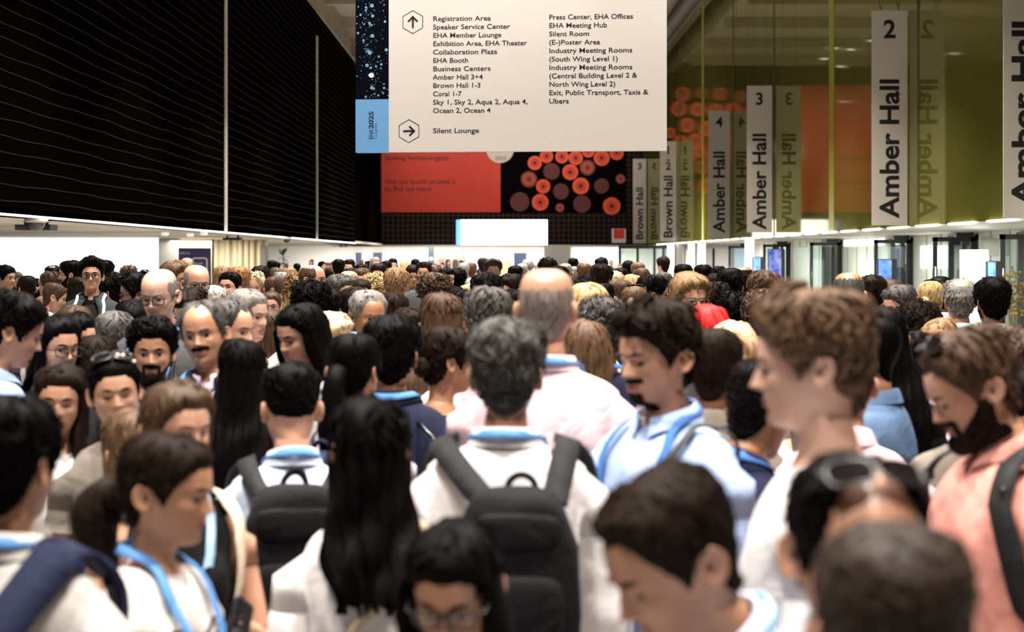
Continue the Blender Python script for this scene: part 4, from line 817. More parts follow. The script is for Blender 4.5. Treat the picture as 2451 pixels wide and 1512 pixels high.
def make_hair(b, st, lod, rng):
    """all hair of one head as one mesh"""
    Vs, Fs = [], []; o = 0
    def put(VF):
        nonlocal o
        if VF is None: return
        V, F = VF[0], VF[1]; Vs.append(V); Fs.append(np.asarray(F) + o); o += len(V)
    V, F, surf = hair_cap(b, st, lod, rng); put((V, F))
    put(locks(b, st, surf, int(st.get('locks', 150) * {0: 1.6, 1: 1.0, 2: .5, 3: 0}[lod]), lod, rng))
    h = b.hs
    if 'long' in st: put(drape(b, st, lod, rng))
    if 'pony' in st:
        L = st['pony']; z0 = b.zc + st.get('pz', .13) * h; pw = st.get('pw', .026); y0 = .108 * h
        path = [(0, y0 - .02, z0), (0, y0 + .025, z0 + .012), (0, y0 + .05, z0 - .02), (0.004, y0 + .055, z0 - L * .35), (.0, y0 + .045, z0 - L * .7), (.006, y0 + .035, z0 - L)]
        n = {0: 16, 1: 12, 2: 8, 3: 6}[lod]; tt = np.linspace(0, 5, 16); pp = np.stack([np.interp(tt, range(6), [p[k] for p in path]) for k in range(3)], -1)
        V, F = tube_np(pp, np.interp(np.linspace(0, 1, 16), [0, .08, .2, .5, .85, 1], [.5, .55, .9, 1.15, .8, .25]) * pw, n, .8); V = V + (wob(V, 140, b.seed) * .003)[:, None] * np.array([1, 1, 0]); put((V, F))
    if 'bun' in st:
        zb, yb, r = st['bun']; th = np.linspace(0, np.pi, 12); n = 16; V = []
        for t in th:
            for k in range(n):
                an = 2 * np.pi * k / n; rr_ = r * (1 + .10 * math.sin(5 * an + 3 * t + b.seed) + .06 * math.sin(9 * t)); V.append((rr_ * 1.15 * math.sin(t) * math.cos(an), yb * h + rr_ * .85 * math.cos(t), b.zc + zb * h + rr_ * math.sin(t) * math.sin(an)))
        put((np.array(V), grid_faces(12, n, True)))
    if 'front' in st:                                                # locks that fall in front of the shoulders
        L = st['front']
        for sd in ((1, -1) if not st.get('oneside') else (st['oneside'],)):
            zz = np.linspace(.165 * h, -L, 16); k = sstep(.05, -.12, -zz * -1); f = sstep(.06, -.10, zz) if False else np.clip((.05 - zz) / .16, 0, 1)
            xx = sd * ((.083 * h) * (1 - f) + (.080 * b.k) * f); yy = -.022 * h * (1 - f) - (np.interp(-zz, [-.2, .06, .14, .3, .5], [.03, .04, .070, .118, .128]) * b.k) * f
            path = np.stack([xx + .006 * np.sin(zz * 30 + b.seed), yy + .004 * np.sin(zz * 37), b.zc + zz], -1); n = {0: 14, 1: 10, 2: 8, 3: 6}[lod]
            V, F = tube_np(path, np.interp(np.linspace(0, 1, 16), [0, .1, .4, .8, 1], [.012, .030, .038, .034, .010]) * st.get('fw', 1.0), n, .55, up0=(.3, 1, 0)); V = V + (wob(V, 120, b.seed + sd) * .003)[:, None] * np.array([1, 1, 0]); put((V, F))
    return np.concatenate(Vs), np.concatenate(Fs), len(Vs[0])
# ---------------------------------------------------------------- clothing and things worn
def shell(b, V, F, reg, srow, tar, ph, N, off, s0, s1, sleeve, lod, front_open=None, loose=.0, sd=0, drop=None):
    """cloth over the body: rows s0..s1 of the torso and the arms up to sleeve (0..1)"""
    ok = ((reg == 0) & (srow >= s0 - 1e-6) & (srow <= s1 + 1e-6)) | ((reg == 2) & (tar <= sleeve + 1e-6))
    if drop is not None: ok &= ~((reg == 0) & (np.abs(np.degrees(ph)) < drop[0]) & (srow < drop[1]))
    if front_open is not None:
        a = np.abs(np.degrees(ph)); ok &= ~((reg == 0) & (a < np.interp(srow, [26, 30, 35, 38], front_open)))
    keep = ok[F].all(1)
    if sleeve <= 0: keep &= ~(reg[F] == 2).any(1)
    V2, F2, u = sub_mesh(V, F, keep)
    r, s_, t_, p_ = reg[u], srow[u], tar[u], ph[u]; o = np.full(len(u), off)
    o += np.where(r == 0, loose * sstep(31, 36, s_) + loose * .5 * sstep(28, 32, s_), 0) + np.where(r == 2, .004 + loose * .35 * np.sin(np.pi * np.clip(t_, 0, 1)), 0)
    if sleeve < .45: o += np.where((r == 2), .012 * sstep(0, sleeve, t_), 0)
    wr = (wob(V2, 26, sd) * .6 + wob(V2 * [1, 1, .5], 55, sd * 1.3) * .4) * (.006 if lod < 3 else .003) * (sstep(27, 31, s_) * (r == 0) + (r == 2) * 1.0)
    fold = np.where(r == 2, .006 * np.sin(t_ * 34 + 3 * np.sin(p_ + sd) + V2[:, 1] * 40) * np.exp(-((t_ - .5) / .13) ** 2), 0) + np.where(r == 0, .0055 * np.sin(V2[:, 0] * 46 + V2[:, 2] * 9 + sd) * sstep(33, 37, s_) + .005 * np.sin(np.degrees(p_) * .12 + V2[:, 2] * 22 + sd * 2) * sstep(29, 31, s_) * (1 - sstep(35, 37, s_)), 0)
    V2 = V2 + N[u] * (o + wr + fold)[:, None]
    # turn the open rims inwards so the cloth has thickness
    e = np.sort(np.concatenate([F2[:, [0, 1]], F2[:, [1, 2]], F2[:, [2, 3]], F2[:, [3, 0]]]), axis=1); e = e[e[:, 0] != e[:, 1]]
    ue, cn = np.unique(e, axis=0, return_counts=True); be = ue[cn == 1]
    if len(be):
        bv, inv = np.unique(be, return_inverse=True); inv = inv.reshape(be.shape); nb = len(V2); V2 = np.vstack([V2, V2[bv] - N[u][bv] * min(off + .004, .014)])
        F2 = np.vstack([F2, np.stack([be[:, 0], be[:, 1], nb + inv[:, 1], nb + inv[:, 0]], -1)])
    return V2, F2
def ribbon(P, Nn, width, th):
    T = np.gradient(P, axis=0); T /= np.maximum(np.linalg.norm(T, axis=1, keepdims=True), 1e-9); S_ = np.cross(T, Nn); S_ /= np.maximum(np.linalg.norm(S_, axis=1, keepdims=True), 1e-9)
    w = width / 2; V = np.stack([P + S_ * w, P - S_ * w, P - S_ * w + Nn * th, P + S_ * w + Nn * th], 1).reshape(-1, 3); n = len(P); F = grid_faces(n, 4, True)
    return V, np.vstack([F, [[3, 2, 1, 0], [(n - 1) * 4, (n - 1) * 4 + 1, (n - 1) * 4 + 2, (n - 1) * 4 + 3]]])
def band(b, phi, s, off, wdir='s', width=.02, th=.003):
    """ribbon lying on the torso along (phi, s); width in metres"""
    P = b.loft(phi, s); Nn = b.normal(phi, s); P = P + Nn * np.asarray(off)[..., None] if np.ndim(off) else P + Nn * off
    T = np.gradient(P, axis=0); T /= np.maximum(np.linalg.norm(T, axis=1, keepdims=True), 1e-9); S_ = np.cross(T, Nn); S_ /= np.maximum(np.linalg.norm(S_, axis=1, keepdims=True), 1e-9)
    w = width / 2; V = np.stack([P + S_ * w, P - S_ * w, P - S_ * w + Nn * th, P + S_ * w + Nn * th], 1).reshape(-1, 3); n = len(P); F = grid_faces(n, 4, True)
    return V, np.vstack([F, [[3, 2, 1, 0], [(n - 1) * 4, (n - 1) * 4 + 1, (n - 1) * 4 + 2, (n - 1) * 4 + 3]]])
def collar(b, off, nph, open_deg=14, hi=.032, sp=.0):
    a = np.linspace(math.radians(open_deg), 2 * np.pi - math.radians(open_deg), nph); pr = []
    lift = .010 * np.cos(a)                                           # dips in front
    for s_, o, dz in ((24.9, off + .001, -.006), (24.2, off + .001, hi * .45), (23.9, off + .003, hi), (24.1, off + .008, hi * .95), (24.8, off + .013, hi * .25), (25.5, off + .018, -.012)):
        P = b.loft(a, np.full(nph, 24.9)); Nn = b.normal(a, np.full(nph, 24.4)); Nn[:, 2] *= .25; k = o - (.0 if dz <= 0 else .008 * dz / hi); Q = P + Nn * (k + .006); Q[:, 2] += dz - lift * (dz > 0) * .4
        if s_ > 25: Q[:, 1] -= .010 * np.exp(-((np.minimum(a, 2 * np.pi - a)) / .5) ** 2); Q[:, 2] -= .022 * np.exp(-((np.minimum(a, 2 * np.pi - a)) / .45) ** 2)
        pr.append(Q)
    return np.concatenate(pr), grid_faces(6, nph)
def grid_patch(b, xs, zs, off):
    y = b.face_pt(xs, zs); return np.stack([xs, y - off, zs], -1)
def face_parts(b, root, st, sk, hairc, lod, eyes='open', smile=0.0, lips=(.42, .16, .13), brow=1.0):
    h = b.hs; zc = b.zc; dark = mat('lash', (.012, .008, .007), .6); white = mat('eye_white', (.62, .58, .54), .25); iris = mat('iris', (.035, .02, .012), .15)
    for sd in (1, -1):
        nu, nv = 13, 7; u, v = np.meshgrid(np.linspace(-1, 1, nu), np.linspace(-1, 1, nv)); hgt = (1 - u ** 2) ** .75
        opn = {'open': 1.0, 'down': .45, 'shut': .16}[eyes]
        xs = sd * (.0315 * h) + u * .0148 * h; zs = zc + .1125 * h + u * sd * .0012 * h + np.where(v > 0, .0062 * opn + .0 , .0042) * v * hgt * h - (.002 * h if eyes != 'open' else 0)
        P = grid_patch(b, xs, zs, .0012 + .0015 * (1 - u ** 2)); F = grid_faces(nv, nu); fm = []
        for f in F:
            uu, vv = u.reshape(-1)[f].mean(), v.reshape(-1)[f].mean(); fm.append(1 if (vv > .60 or eyes == 'shut') else (2 if abs(uu) < .42 else 0))
        o = link_mesh('eye', b.pose(P.reshape(-1, 3)), F.tolist(), [white, dark, iris], root, True, fm)
        t = np.linspace(0, 1, 8); xb = sd * (.012 + .036 * t) * h; zb = zc + (.1335 + .006 * np.sin(t * 2.2) - .004 * t) * h; w = .0042 * np.sin(np.pi * (t * .86 + .12)) * h * brow
        P = np.stack([grid_patch(b, xb, zb - w, .0022), grid_patch(b, xb, zb, .0040), grid_patch(b, xb, zb + w, .0022)], 1).reshape(-1, 3)
        link_mesh('eyebrow', b.pose(P), [tuple(f) for f in grid_faces(8, 3).tolist()], hair_mat(tuple(min(c, .12) for c in hairc)), root)
    u, v = np.meshgrid(np.linspace(-1, 1, 13), np.linspace(-1, 1, 7)); hw = (.0225 + .006 * smile) * h
    zs = zc + .0525 * h + (v * np.where(v > 0, .0072 * (1 - u ** 2) ** .6 * (1 - .25 * np.exp(-(u / .18) ** 2)), .0085 * (1 - u ** 2) ** .6)) * h + smile * .006 * u ** 2 * h
    P = grid_patch(b, u * hw, zs, .0012); F = grid_faces(7, 13); fm = [(1 if (smile > .4 and abs(v.reshape(-1)[f].mean() + .12) < .3 and abs(u.reshape(-1)[f].mean()) < .75) else 0) for f in F]
    link_mesh('mouth', b.pose(P.reshape(-1, 3)), F.tolist(), [mat('lips', lips, .4), mat('teeth', (.7, .66, .58), .3)], root, True, fm)
def beard_mesh(b, kind, lod, thick):
    h = b.hs; nph, ns = (60, 34) if lod < 2 else (36, 20); ph, s = np.meshgrid(np.radians(np.linspace(-100, 100, nph)), np.linspace(10.5, 23.0, ns)); P = b.loft(ph, s); Nn = b.normal(ph, s)
    X, Z, a = np.abs(P[..., 0]) / h, (P[..., 2] - b.zc) / h, np.abs(np.degrees(ph))
    line = np.interp(a, [0, 22, 45, 70, 85, 95], [.034, .036, .048, .072, .100, .085]); m = sstep(0, .008, line - Z) * (s < 22.6)
    mou = np.exp(-((Z - .0665) / .006) ** 4) * sstep(.036, .028, X) * (a < 50); side = sstep(.024, .028, X) * sstep(.036, .030, X) * (Z > .03) * (Z < .068) * (a < 50)
    if kind == 'full': m = np.maximum(np.maximum(m, mou), side)
    elif kind == 'goatee': m = np.maximum(m * sstep(.030, .018, X) * (a < 50), mou * .55)
    elif kind == 'moustache': m = mou
    elif kind == 'stubble': m = np.maximum(np.maximum(m, mou), side)
    m = m * sstep(-.75, .1, wob(P, 260, b.seed) + 1.6 * (m - .55)); T = thick * (1 + .35 * wob(P, 110, b.seed)); T = np.where(kind in ('full',) and True, T * (1 + 1.6 * np.exp(-(a / 34) ** 2) * sstep(.03, .0, Z)), T)
    Q = P + Nn * (np.maximum(T, .0012) * m + .0003)[..., None]; F = grid_faces(ns, nph); keep = m.reshape(-1)[F].max(1) > .15
    V2, F2, _ = sub_mesh(Q.reshape(-1, 3), F, keep); return V2, F2
def glasses_mesh(b, rim, on_head=None, big=1.0):
    h = b.hs; zc = b.zc + (.109 * h); V, F, fm = [], [], []; o = 0
    yf = b.face_pt(np.array([0.0]), np.array([b.zc + .118 * h]))[0] - .006
    def put(v, f, mi):
        nonlocal o
        V.append(v); F.append(np.asarray(f) + o); fm.extend([mi] * len(f)); o += len(v)
    for sd in (1, -1):
        t = np.arange(24) * 2 * np.pi / 24; e = .55; cx, sx = np.cos(t), np.sin(t)
        X = sd * .0335 * h + .0262 * big * np.sign(cx) * np.abs(cx) ** e * h; Z = zc + .0190 * big * np.sign(sx) * np.abs(sx) ** (e + .15) * h; Y = yf + .010 * (np.abs(X) / (.06 * h)) ** 2
        loop = np.stack([X, Y, Z], -1); n = 24; c = loop.mean(0); d = loop - c; d /= np.linalg.norm(d, axis=1, keepdims=True); yv = np.array([0, 1, 0]); r = rim
        v = np.concatenate([loop + d * r, loop - yv * r, loop - d * r, loop + yv * r]); f = []
        for q in range(4):
            for k in range(n): f.append((q * n + k, q * n + (k + 1) % n, ((q + 1) % 4) * n + (k + 1) % n, ((q + 1) % 4) * n + k))
        put(v, f, 0); put(np.vstack([loop, [c]]), [(k, (k + 1) % n, n, n) for k in range(n)], 1)
        v, f = tube_np([(sd * .058 * big * h, yf + .010, zc + .008 * h), (sd * .074 * h, yf + .022, zc + .009 * h), (sd * .0795 * h, -.03 * h, zc + .010 * h), (sd * .0815 * h, .014 * h, zc + .010 * h), (sd * .080 * h, .034 * h, zc - .012 * h)], rim * .9, 5); put(v, f, 0)
    v, f = tube_np([(-.010 * h, yf, zc + .005 * h), (0, yf - .003, zc + .008 * h), (.010 * h, yf, zc + .005 * h)], rim, 5); put(v, f, 0)
    V = np.concatenate(V); F = np.concatenate(F)
    if on_head is not None:                                          # pushed up onto the crown: turned back about the ears
        R = np.array(Matrix.Rotation(math.radians(-66), 3, 'X')); pv = np.array([0, .012 * h, b.zc + .118 * h]); V = (V - pv) @ R.T + pv; V = V + np.array([0, -.006, .004 + on_head])
    return V, F, fm
def superbox(c, r, e=.35, nu=28, nv=16):
    th = np.linspace(-np.pi / 2, np.pi / 2, nv); ph = np.arange(nu) * 2 * np.pi / nu; sg = lambda w, p: np.sign(w) * np.abs(w) ** p
    T, Pq = np.meshgrid(th, ph, indexing='ij'); X = r[0] * sg(np.cos(T), e) * sg(np.cos(Pq), e); Y = r[1] * sg(np.cos(T), e) * sg(np.sin(Pq), e); Z = r[2] * sg(np.sin(T), e)
    return np.stack([X + c[0], Y + c[1], Z + c[2]], -1).reshape(-1, 3), grid_faces(nv, nu, True)
COL = dict(bk=(.0034, .0026, .0024), db=(.0125, .0078, .0056), br=(.055, .030, .017), mb=(.09, .05, .027), lb=(.20, .115, .055), bl=(.42, .28, .13), pb=(.62, .48, .29), gr=(.17, .155, .14), dg=(.055, .050, .045), wh=(.68, .63, .56), rd=(.62, .022, .02), gi=(.30, .13, .05))
SKIN = dict(f=(.54, .30, .20), m=(.45, .235, .14), t=(.36, .175, .09), b=(.13, .06, .032), p=(.60, .37, .28))
CLOTH = dict(white=(.74, .71, .705), offwhite=(.60, .565, .53), cream=(.66, .56, .42), grey=(.20, .195, .19), dgrey=(.06, .06, .062), black=(.0036, .0036, .004), navy=(.008, .011, .032), blue=(.38, .50, .76), pale=(.60, .68, .84), lilac=(.62, .56, .68), pink=(.82, .60, .63), salmon=(.70, .30, .245), denim=(.085, .14, .24), brown=(.10, .06, .04), purple=(.03, .015, .09), beige=(.50, .40, .28), green=(.05, .09, .05), teal=(.05, .38, .34), red=(.55, .03, .02), taupe=(.17, .145, .12), plum=(.05, .025, .05))
LANY = (.10, .26, .56); LANYL = (.34, .54, .74)
HS = {  # hair styles
 'short': dict(top=.020, side=.008, back=.009, locks=150, len=2.2, wid=.005, lift=.004), 'crop': dict(top=.009, side=.004, back=.004, rough=.25, locks=60, len=1.0, wid=.004, lift=.002, edge=.010),
 'fade': dict(top=.024, side=.004, back=.0035, rough=.25, locks=110, len=1.8, wid=.005, lift=.003, edge=.012, nape=.03), 'messy': dict(top=.026, side=.014, back=.015, rough=.5, freq=45, quiff=.010, locks=300, len=3.0, mess=1.6, lift=.012, wid=.006),
 'big': dict(top=.046, side=.020, back=.022, rough=.35, freq=38, quiff=.020, locks=330, len=3.2, mess=1.2, lift=.014, wid=.007, comb=-1.0), 'curly': dict(top=.034, side=.024, back=.026, rough=.55, freq=95, locks=420, len=1.6, curl=1.5, lift=.012, wid=.005, mess=1.5),
 'bald': dict(top=.003, side=.0035, back=.004, bald=1.0, rough=.3, locks=0, edge=.02), 'horseshoe': dict(top=.006, side=.012, back=.012, bald=.45, rough=.5, locks=90, len=1.4, lift=.005), 'reced': dict(top=.012, side=.009, back=.010, rec=1.0, rough=.35, locks=110, len=2.0, lift=.004),
 'spot': dict(top=.012, side=.011, back=.012, rec=.4, spot=.045, rough=.4, locks=110, len=1.8, lift=.004), 'slick': dict(top=.026, side=.009, back=.011, rough=.18, quiff=.010, locks=130, len=3.2, comb=2.2, lift=.003, mess=.2),
 'long': dict(top=.014, side=.013, back=.015, rough=.15, part=.6, locks=130, len=4.0, mess=.3, lift=.003, long=.34, open=70), 'bob': dict(top=.016, side=.019, back=.024, rough=.15, part=.5, locks=130, len=4.0, mess=.3, lift=.004, long=.055, open=62, off=.01),
 'tied': dict(top=.011, side=.008, back=.009, rough=.12, locks=90, len=3.5, mess=.25, lift=.002, pony=.26), 'bun': dict(top=.011, side=.009, back=.010, rough=.2, locks=90, len=3.0, mess=.6, lift=.004, bun=(.13, .115, .034)),
 'wavy': dict(top=.022, side=.020, back=.022, rough=.35, freq=50, part=.5, locks=240, len=3.4, mess=1.0, curl=.6, lift=.008, long=.30, open=66, wave=.011, ridge=.006), 'curls': dict(top=.034, side=.034, back=.034, rough=.5, freq=80, locks=420, len=2.0, curl=1.6, mess=1.4, lift=.014, long=.20, open=64, wave=.014, ridge=.010, wB=.125),
 'swept': dict(top=.022, side=.012, back=.013, rough=.3, rec=.3, locks=190, len=2.8, mess=.7, lift=.007, comb=1.4, quiff=.006), 'fringe': dict(top=.020, side=.014, back=.018, rough=.2, locks=200, len=3.0, mess=.3, lift=.004, comb=1.0, sweep=.25, fr=1)}
PEOPLE = []
def person(px, py, s, yaw, hair, hc, skin, top, label, sex='m', hs=None, hy=0, hp=4, hr=0, lean=0, coll=None, lany=None, glasses=None, sun=None, beard=None, eyes='open', smile=0.0, arms=('down', 'down'), jacket=None, pack=None, sleeve=None, fat=0.0, bw=None, pat=None, pat2=(.15, .18, .4), hx={}, group=None, lod=None, legs='dgrey', strap=None, bald_skin=None, clip=None, dy=0, face=True, earring=False, neck=None, Yset=None):
    """px, py: middle and top of the head in the photograph; s: its height there in pixels"""
    Y = Yset or 1080.0 / s + dy; k = Y / FPX; X, Zt = (px - VPX) * k, CAMZ + (VPY - py) * k
    sd = (px * 7 + py * 13) % 97 + 1; rng = np.random.default_rng(int(px * 31 + py * 17)); lod = lod if lod is not None else (0 if Y < 5.7 else 1 if Y < 17 else 2 if Y < 26 else 3)
    st = dict(HS[hair] if hair else {}); st.update(hx)
    if bw is None: bw = (1.0 if sex == 'm' else .90) * float(rng.uniform(.96, 1.04))
    H_ = 1.0 if sex == 'm' else .94; H_ = hs or H_
    zc = Zt - .228 * H_ - (st.get('top', 0) * .9 if hair and not st.get('bald') else .0)
    b = Body(sex, zc, bw, H_, fat, sd, hy, hp, hr, lean, jaw=float(rng.uniform(.95, 1.05)), nose=float(rng.uniform(.85, 1.15)) * (.9 if sex == 'f' else 1), smile=smile)
    V, F, reg, srow, tar, ph, hands = build_body(b, lod, arms); N = vnormals(V, F)
    HV = HF = None
    if hair: HV, HF, ncap = make_hair(b, st, lod, rng)
    # scale the height so that the top of the posed head meets its pixel, then put the head over its pixel
    hd = (reg == 0) & (srow < 16) & (srow >= 0); top_pts = b.pose(V[hd]); tp = b.pose(HV[:ncap][HV[:ncap, 2] > zc + .05]) if hair else top_pts
    zmax = max(top_pts[:, 2].max(), tp[:, 2].max()); kz = Zt / zmax; cy, sy = math.cos(math.radians(yaw)), math.sin(math.radians(yaw))
    allp = np.vstack([top_pts, tp]); wx = allp[:, 0] * cy - allp[:, 1] * sy; wy = allp[:, 0] * sy + allp[:, 1] * cy
    cxm, cym = (wx.min() + wx.max()) / 2, (wy.min() + wy.max()) / 2
    root_loc = (X - cxm, Y - cym, 0)
    def fin(P): P = b.pose(P); P[:, 2] *= kz; return P
    sk = SKIN[skin]; skm = skin_mat(sk)
    root = link_mesh('person', fin(V), fl(F), skm); root.location = root_loc; root.rotation_euler = (0, 0, math.radians(yaw))
    tag(root, label, 'person', group)
    add = lambda name, VV, FF, m, fm=None: link_mesh(name, fin(VV), fl(FF), m, root, True, fm)
    if hair: add('hair', HV, HF, hair_mat(COL[hc] if isinstance(hc, str) else hc, 1.0 if hc not in ('bk',) else .6))
    kind, cc = top; cm = cloth_mat(CLOTH[cc] if isinstance(cc, str) else cc, pat, pat2); off = .008
    slv = sleeve if sleeve is not None else {'shirt': .93, 'tee': .30, 'tank': 0, 'blouse': .5, 'dress': .0, 'knit': .93}[kind]
    s0 = {'shirt': 25.0, 'tee': 26.0, 'tank': 27.5, 'blouse': 26.5, 'dress': 27.5, 'knit': 25.5}[kind]
    s0 = neck or s0
    V2, F2 = shell(b, V, F, reg, srow, tar, ph, N, off, s0, R_HEM + (2 if kind == 'dress' else 0), slv, lod, loose=.018 if kind in ('shirt', 'knit') else .008, sd=sd, drop=(38, 28.6) if kind in ('tank', 'dress', 'blouse') else None)
    nm = {'shirt': 'shirt', 'tee': 't_shirt', 'tank': 'top', 'blouse': 'blouse', 'dress': 'dress', 'knit': 'sweater'}[kind]
    if kind == 'shirt' if coll is None else coll:
        cv, cf = collar(b, .010, {0: 40, 1: 26, 2: 18, 3: 12}[lod]); F2 = np.vstack([F2, cf + len(V2)]); V2 = np.vstack([V2, cv])
    add(nm, V2, F2, cm)
    if jacket:
        jc = cloth_mat(CLOTH[jacket] if isinstance(jacket, str) else jacket); V2, F2 = shell(b, V, F, reg, srow, tar, ph, N, .024, 25.4, 40, .97, lod, front_open=[30, 26, 12, 16], loose=.022, sd=sd + 3)
        nl = {0: 30, 1: 20, 2: 14, 3: 10}[lod]; a = np.concatenate([np.radians(np.linspace(14, 30, nl // 3)), np.radians(np.linspace(33, 327, nl)), np.radians(np.linspace(330, 346, nl // 3))]); sr = np.concatenate([np.linspace(34, 27, nl // 3), np.interp(np.linspace(33, 327, nl), [33, 70, 180, 290, 327], [26.2, 25.4, 24.6, 25.4, 26.2]), np.linspace(27, 34, nl // 3)])
        lv, lf = band(b, a, sr, .030, width=.055, th=.008); F2 = np.vstack([F2, lf + len(V2)]); V2 = np.vstack([V2, lv]); add('jacket', V2, F2, jc)
    # trousers and shoes
    if lod < 3 or True:
        ok = ((reg == 4) | ((reg == 0) & (srow >= R_HEM - 1))); keep = ok[F].all(1); V2, F2, u = sub_mesh(V, F, keep); V2 = V2 + N[u] * .009; add('trousers', V2, F2, cloth_mat(CLOTH[legs]))
        ok = (reg == 5); keep = ok[F].all(1); V2, F2, u = sub_mesh(V, F, keep); V2 = V2 + N[u] * .007; V2[:, 2] = np.maximum(V2[:, 2], .001); add('footwear', V2, F2, mat('shoe_leather', (.015, .012, .010), .45))
    joff = .036 if jacket else .018
    if lany:
        lc = LANY if lany == 'b' else LANYL if lany == 'l' else (.75, .80, .85) if lany == 'w' else (.06, .17, .48)
        n = {0: 60, 1: 44, 2: 30, 3: 20}[lod]; a = np.radians(np.linspace(9, 351, n)); d = np.degrees(a); dd = np.minimum(d, 360 - d)
        sr = np.interp(dd, [9, 16, 26, 40, 60, 90, 130, 180], [35.5, 33, 29.5, 27.3, 26.0, 25.3, 24.95, 24.8]); of = np.interp(dd, [9, 60, 130, 180], [joff + .004, joff + .006, joff + .010, .041]) + (.024 if kind in ('shirt', 'knit') or jacket else .010) * sstep(28, 36, sr)
        lv, lf = band(b, a, sr, of, width=.022, th=.0025); lo = add('lanyard', lv, lf, cloth_mat(lc))
        P = b.loft(np.array([0.0]), np.array([36.4]))[0] + np.array([0, -joff - .034, 0]); bv = np.array([[-.05, 0, -.07], [.05, 0, -.07], [.05, 0, .07], [-.05, 0, .07], [-.05, -.004, -.07], [.05, -.004, -.07], [.05, -.004, .07], [-.05, -.004, .07]]) + P
        link_mesh('badge', fin(bv), [(0, 1, 2, 3), (7, 6, 5, 4), (0, 4, 5, 1), (1, 5, 6, 2), (2, 6, 7, 3), (3, 7, 4, 0)], mat('badge_white', (.72, .74, .76), .4), lo, False)
    nrm_yaw = (yaw + hy + 180) % 360 - 180
    if face and abs(nrm_yaw) < 128 and lod < 3:
        hcol = COL[hc] if isinstance(hc, str) else hc
        face_parts(b, root, st, sk, hcol if hair else (.05, .035, .025), lod, eyes, smile, lips=(sk[0] * .78, sk[1] * .42, sk[2] * .46) if sex == 'm' else (sk[0] * .82, sk[1] * .32, sk[2] * .38))
        for o in list(root.children):
            if o.name.split('.')[0] in ('eye', 'eyebrow', 'mouth'):
                me = o.data; co = np.empty(len(me.vertices) * 3); me.vertices.foreach_get('co', co); co[2::3] *= kz; me.vertices.foreach_set('co', co); me.update()
    if beard:
        kd, bc, tk = beard; bv, bf = beard_mesh(b, kd, lod, tk); add('moustache' if kd == 'moustache' else 'beard', bv, bf, hair_mat(COL[bc]))
    if glasses:
        gv, gf, fm = glasses_mesh(b, .0026 if glasses == 'dark' else .0014); add('eyeglasses', gv, gf, [mat('frame_black', (.012, .009, .008), .3) if glasses == 'dark' else mat('frame_metal', (.45, .36, .25), .3, .9), GLS], fm)
    if sun:
        gv, gf, fm = glasses_mesh(b, .0030, on_head=st.get('top', .005) * 1.15 + .005, big=1.15); add('sunglasses', gv, gf, [mat('frame_black', (.012, .009, .008), .3), mat('lens_dark', (.006, .005, .005), .06)], fm)
    if clip:
        c = np.array([b.loft(np.array([clip[0]]), np.array([clip[1]]))[0] + b.normal(np.array([clip[0]]), np.array([clip[1]]))[0] * .032]); vs, fs = [], []; o = 0
        for q in range(clip[2]):
            v, f = superbox(c[0] + np.array([.016 * (q - clip[2] / 2), .004 * q, -.003 * q * q]), (.0065,) * 3, 1.0, 10, 7); vs.append(v); fs.append(f + o); o += len(v)
        add('hair_clip', np.concatenate(vs), np.concatenate(fs), mat('pearl', (.8, .76, .68), .2))
    if strap:                                                        # a narrow bag strap over one shoulder: (side, colour, width, crossbody)
        side, scol, sw, cross = strap; a = np.linspace(0, 1, 40)
        if cross: phs = np.radians(np.interp(a, [0, .22, .42, .5, .58, .8, 1], [-62, -20, 45, 78, 112, 190, 245]) * side); sr = np.interp(a, [0, .22, .42, .5, .58, .8, 1], [37, 33, 28.5, 27.0, 28.0, 33, 37])
        else: phs = np.radians(np.interp(a, [0, .3, .45, .5, .56, .7, 1], [66, 60, 66, 82, 104, 122, 118]) * side); sr = np.interp(a, [0, .3, .45, .5, .56, .7, 1], [36, 31, 28.2, 27.4, 28.0, 30.6, 36])
        sv, sf = band(b, phs, sr, joff + .008, width=sw, th=.005); add('shoulder_strap', sv, sf, cloth_mat(CLOTH[scol]))
    info = dict(root=root, b=b, fin=fin, hands=hands, px=px, py=py, label=label, joff=joff, lod=lod, kz=kz, loc=root_loc, yaw=yaw)
    if pack: backpack(info, *pack)
    PEOPLE.append(info); return info
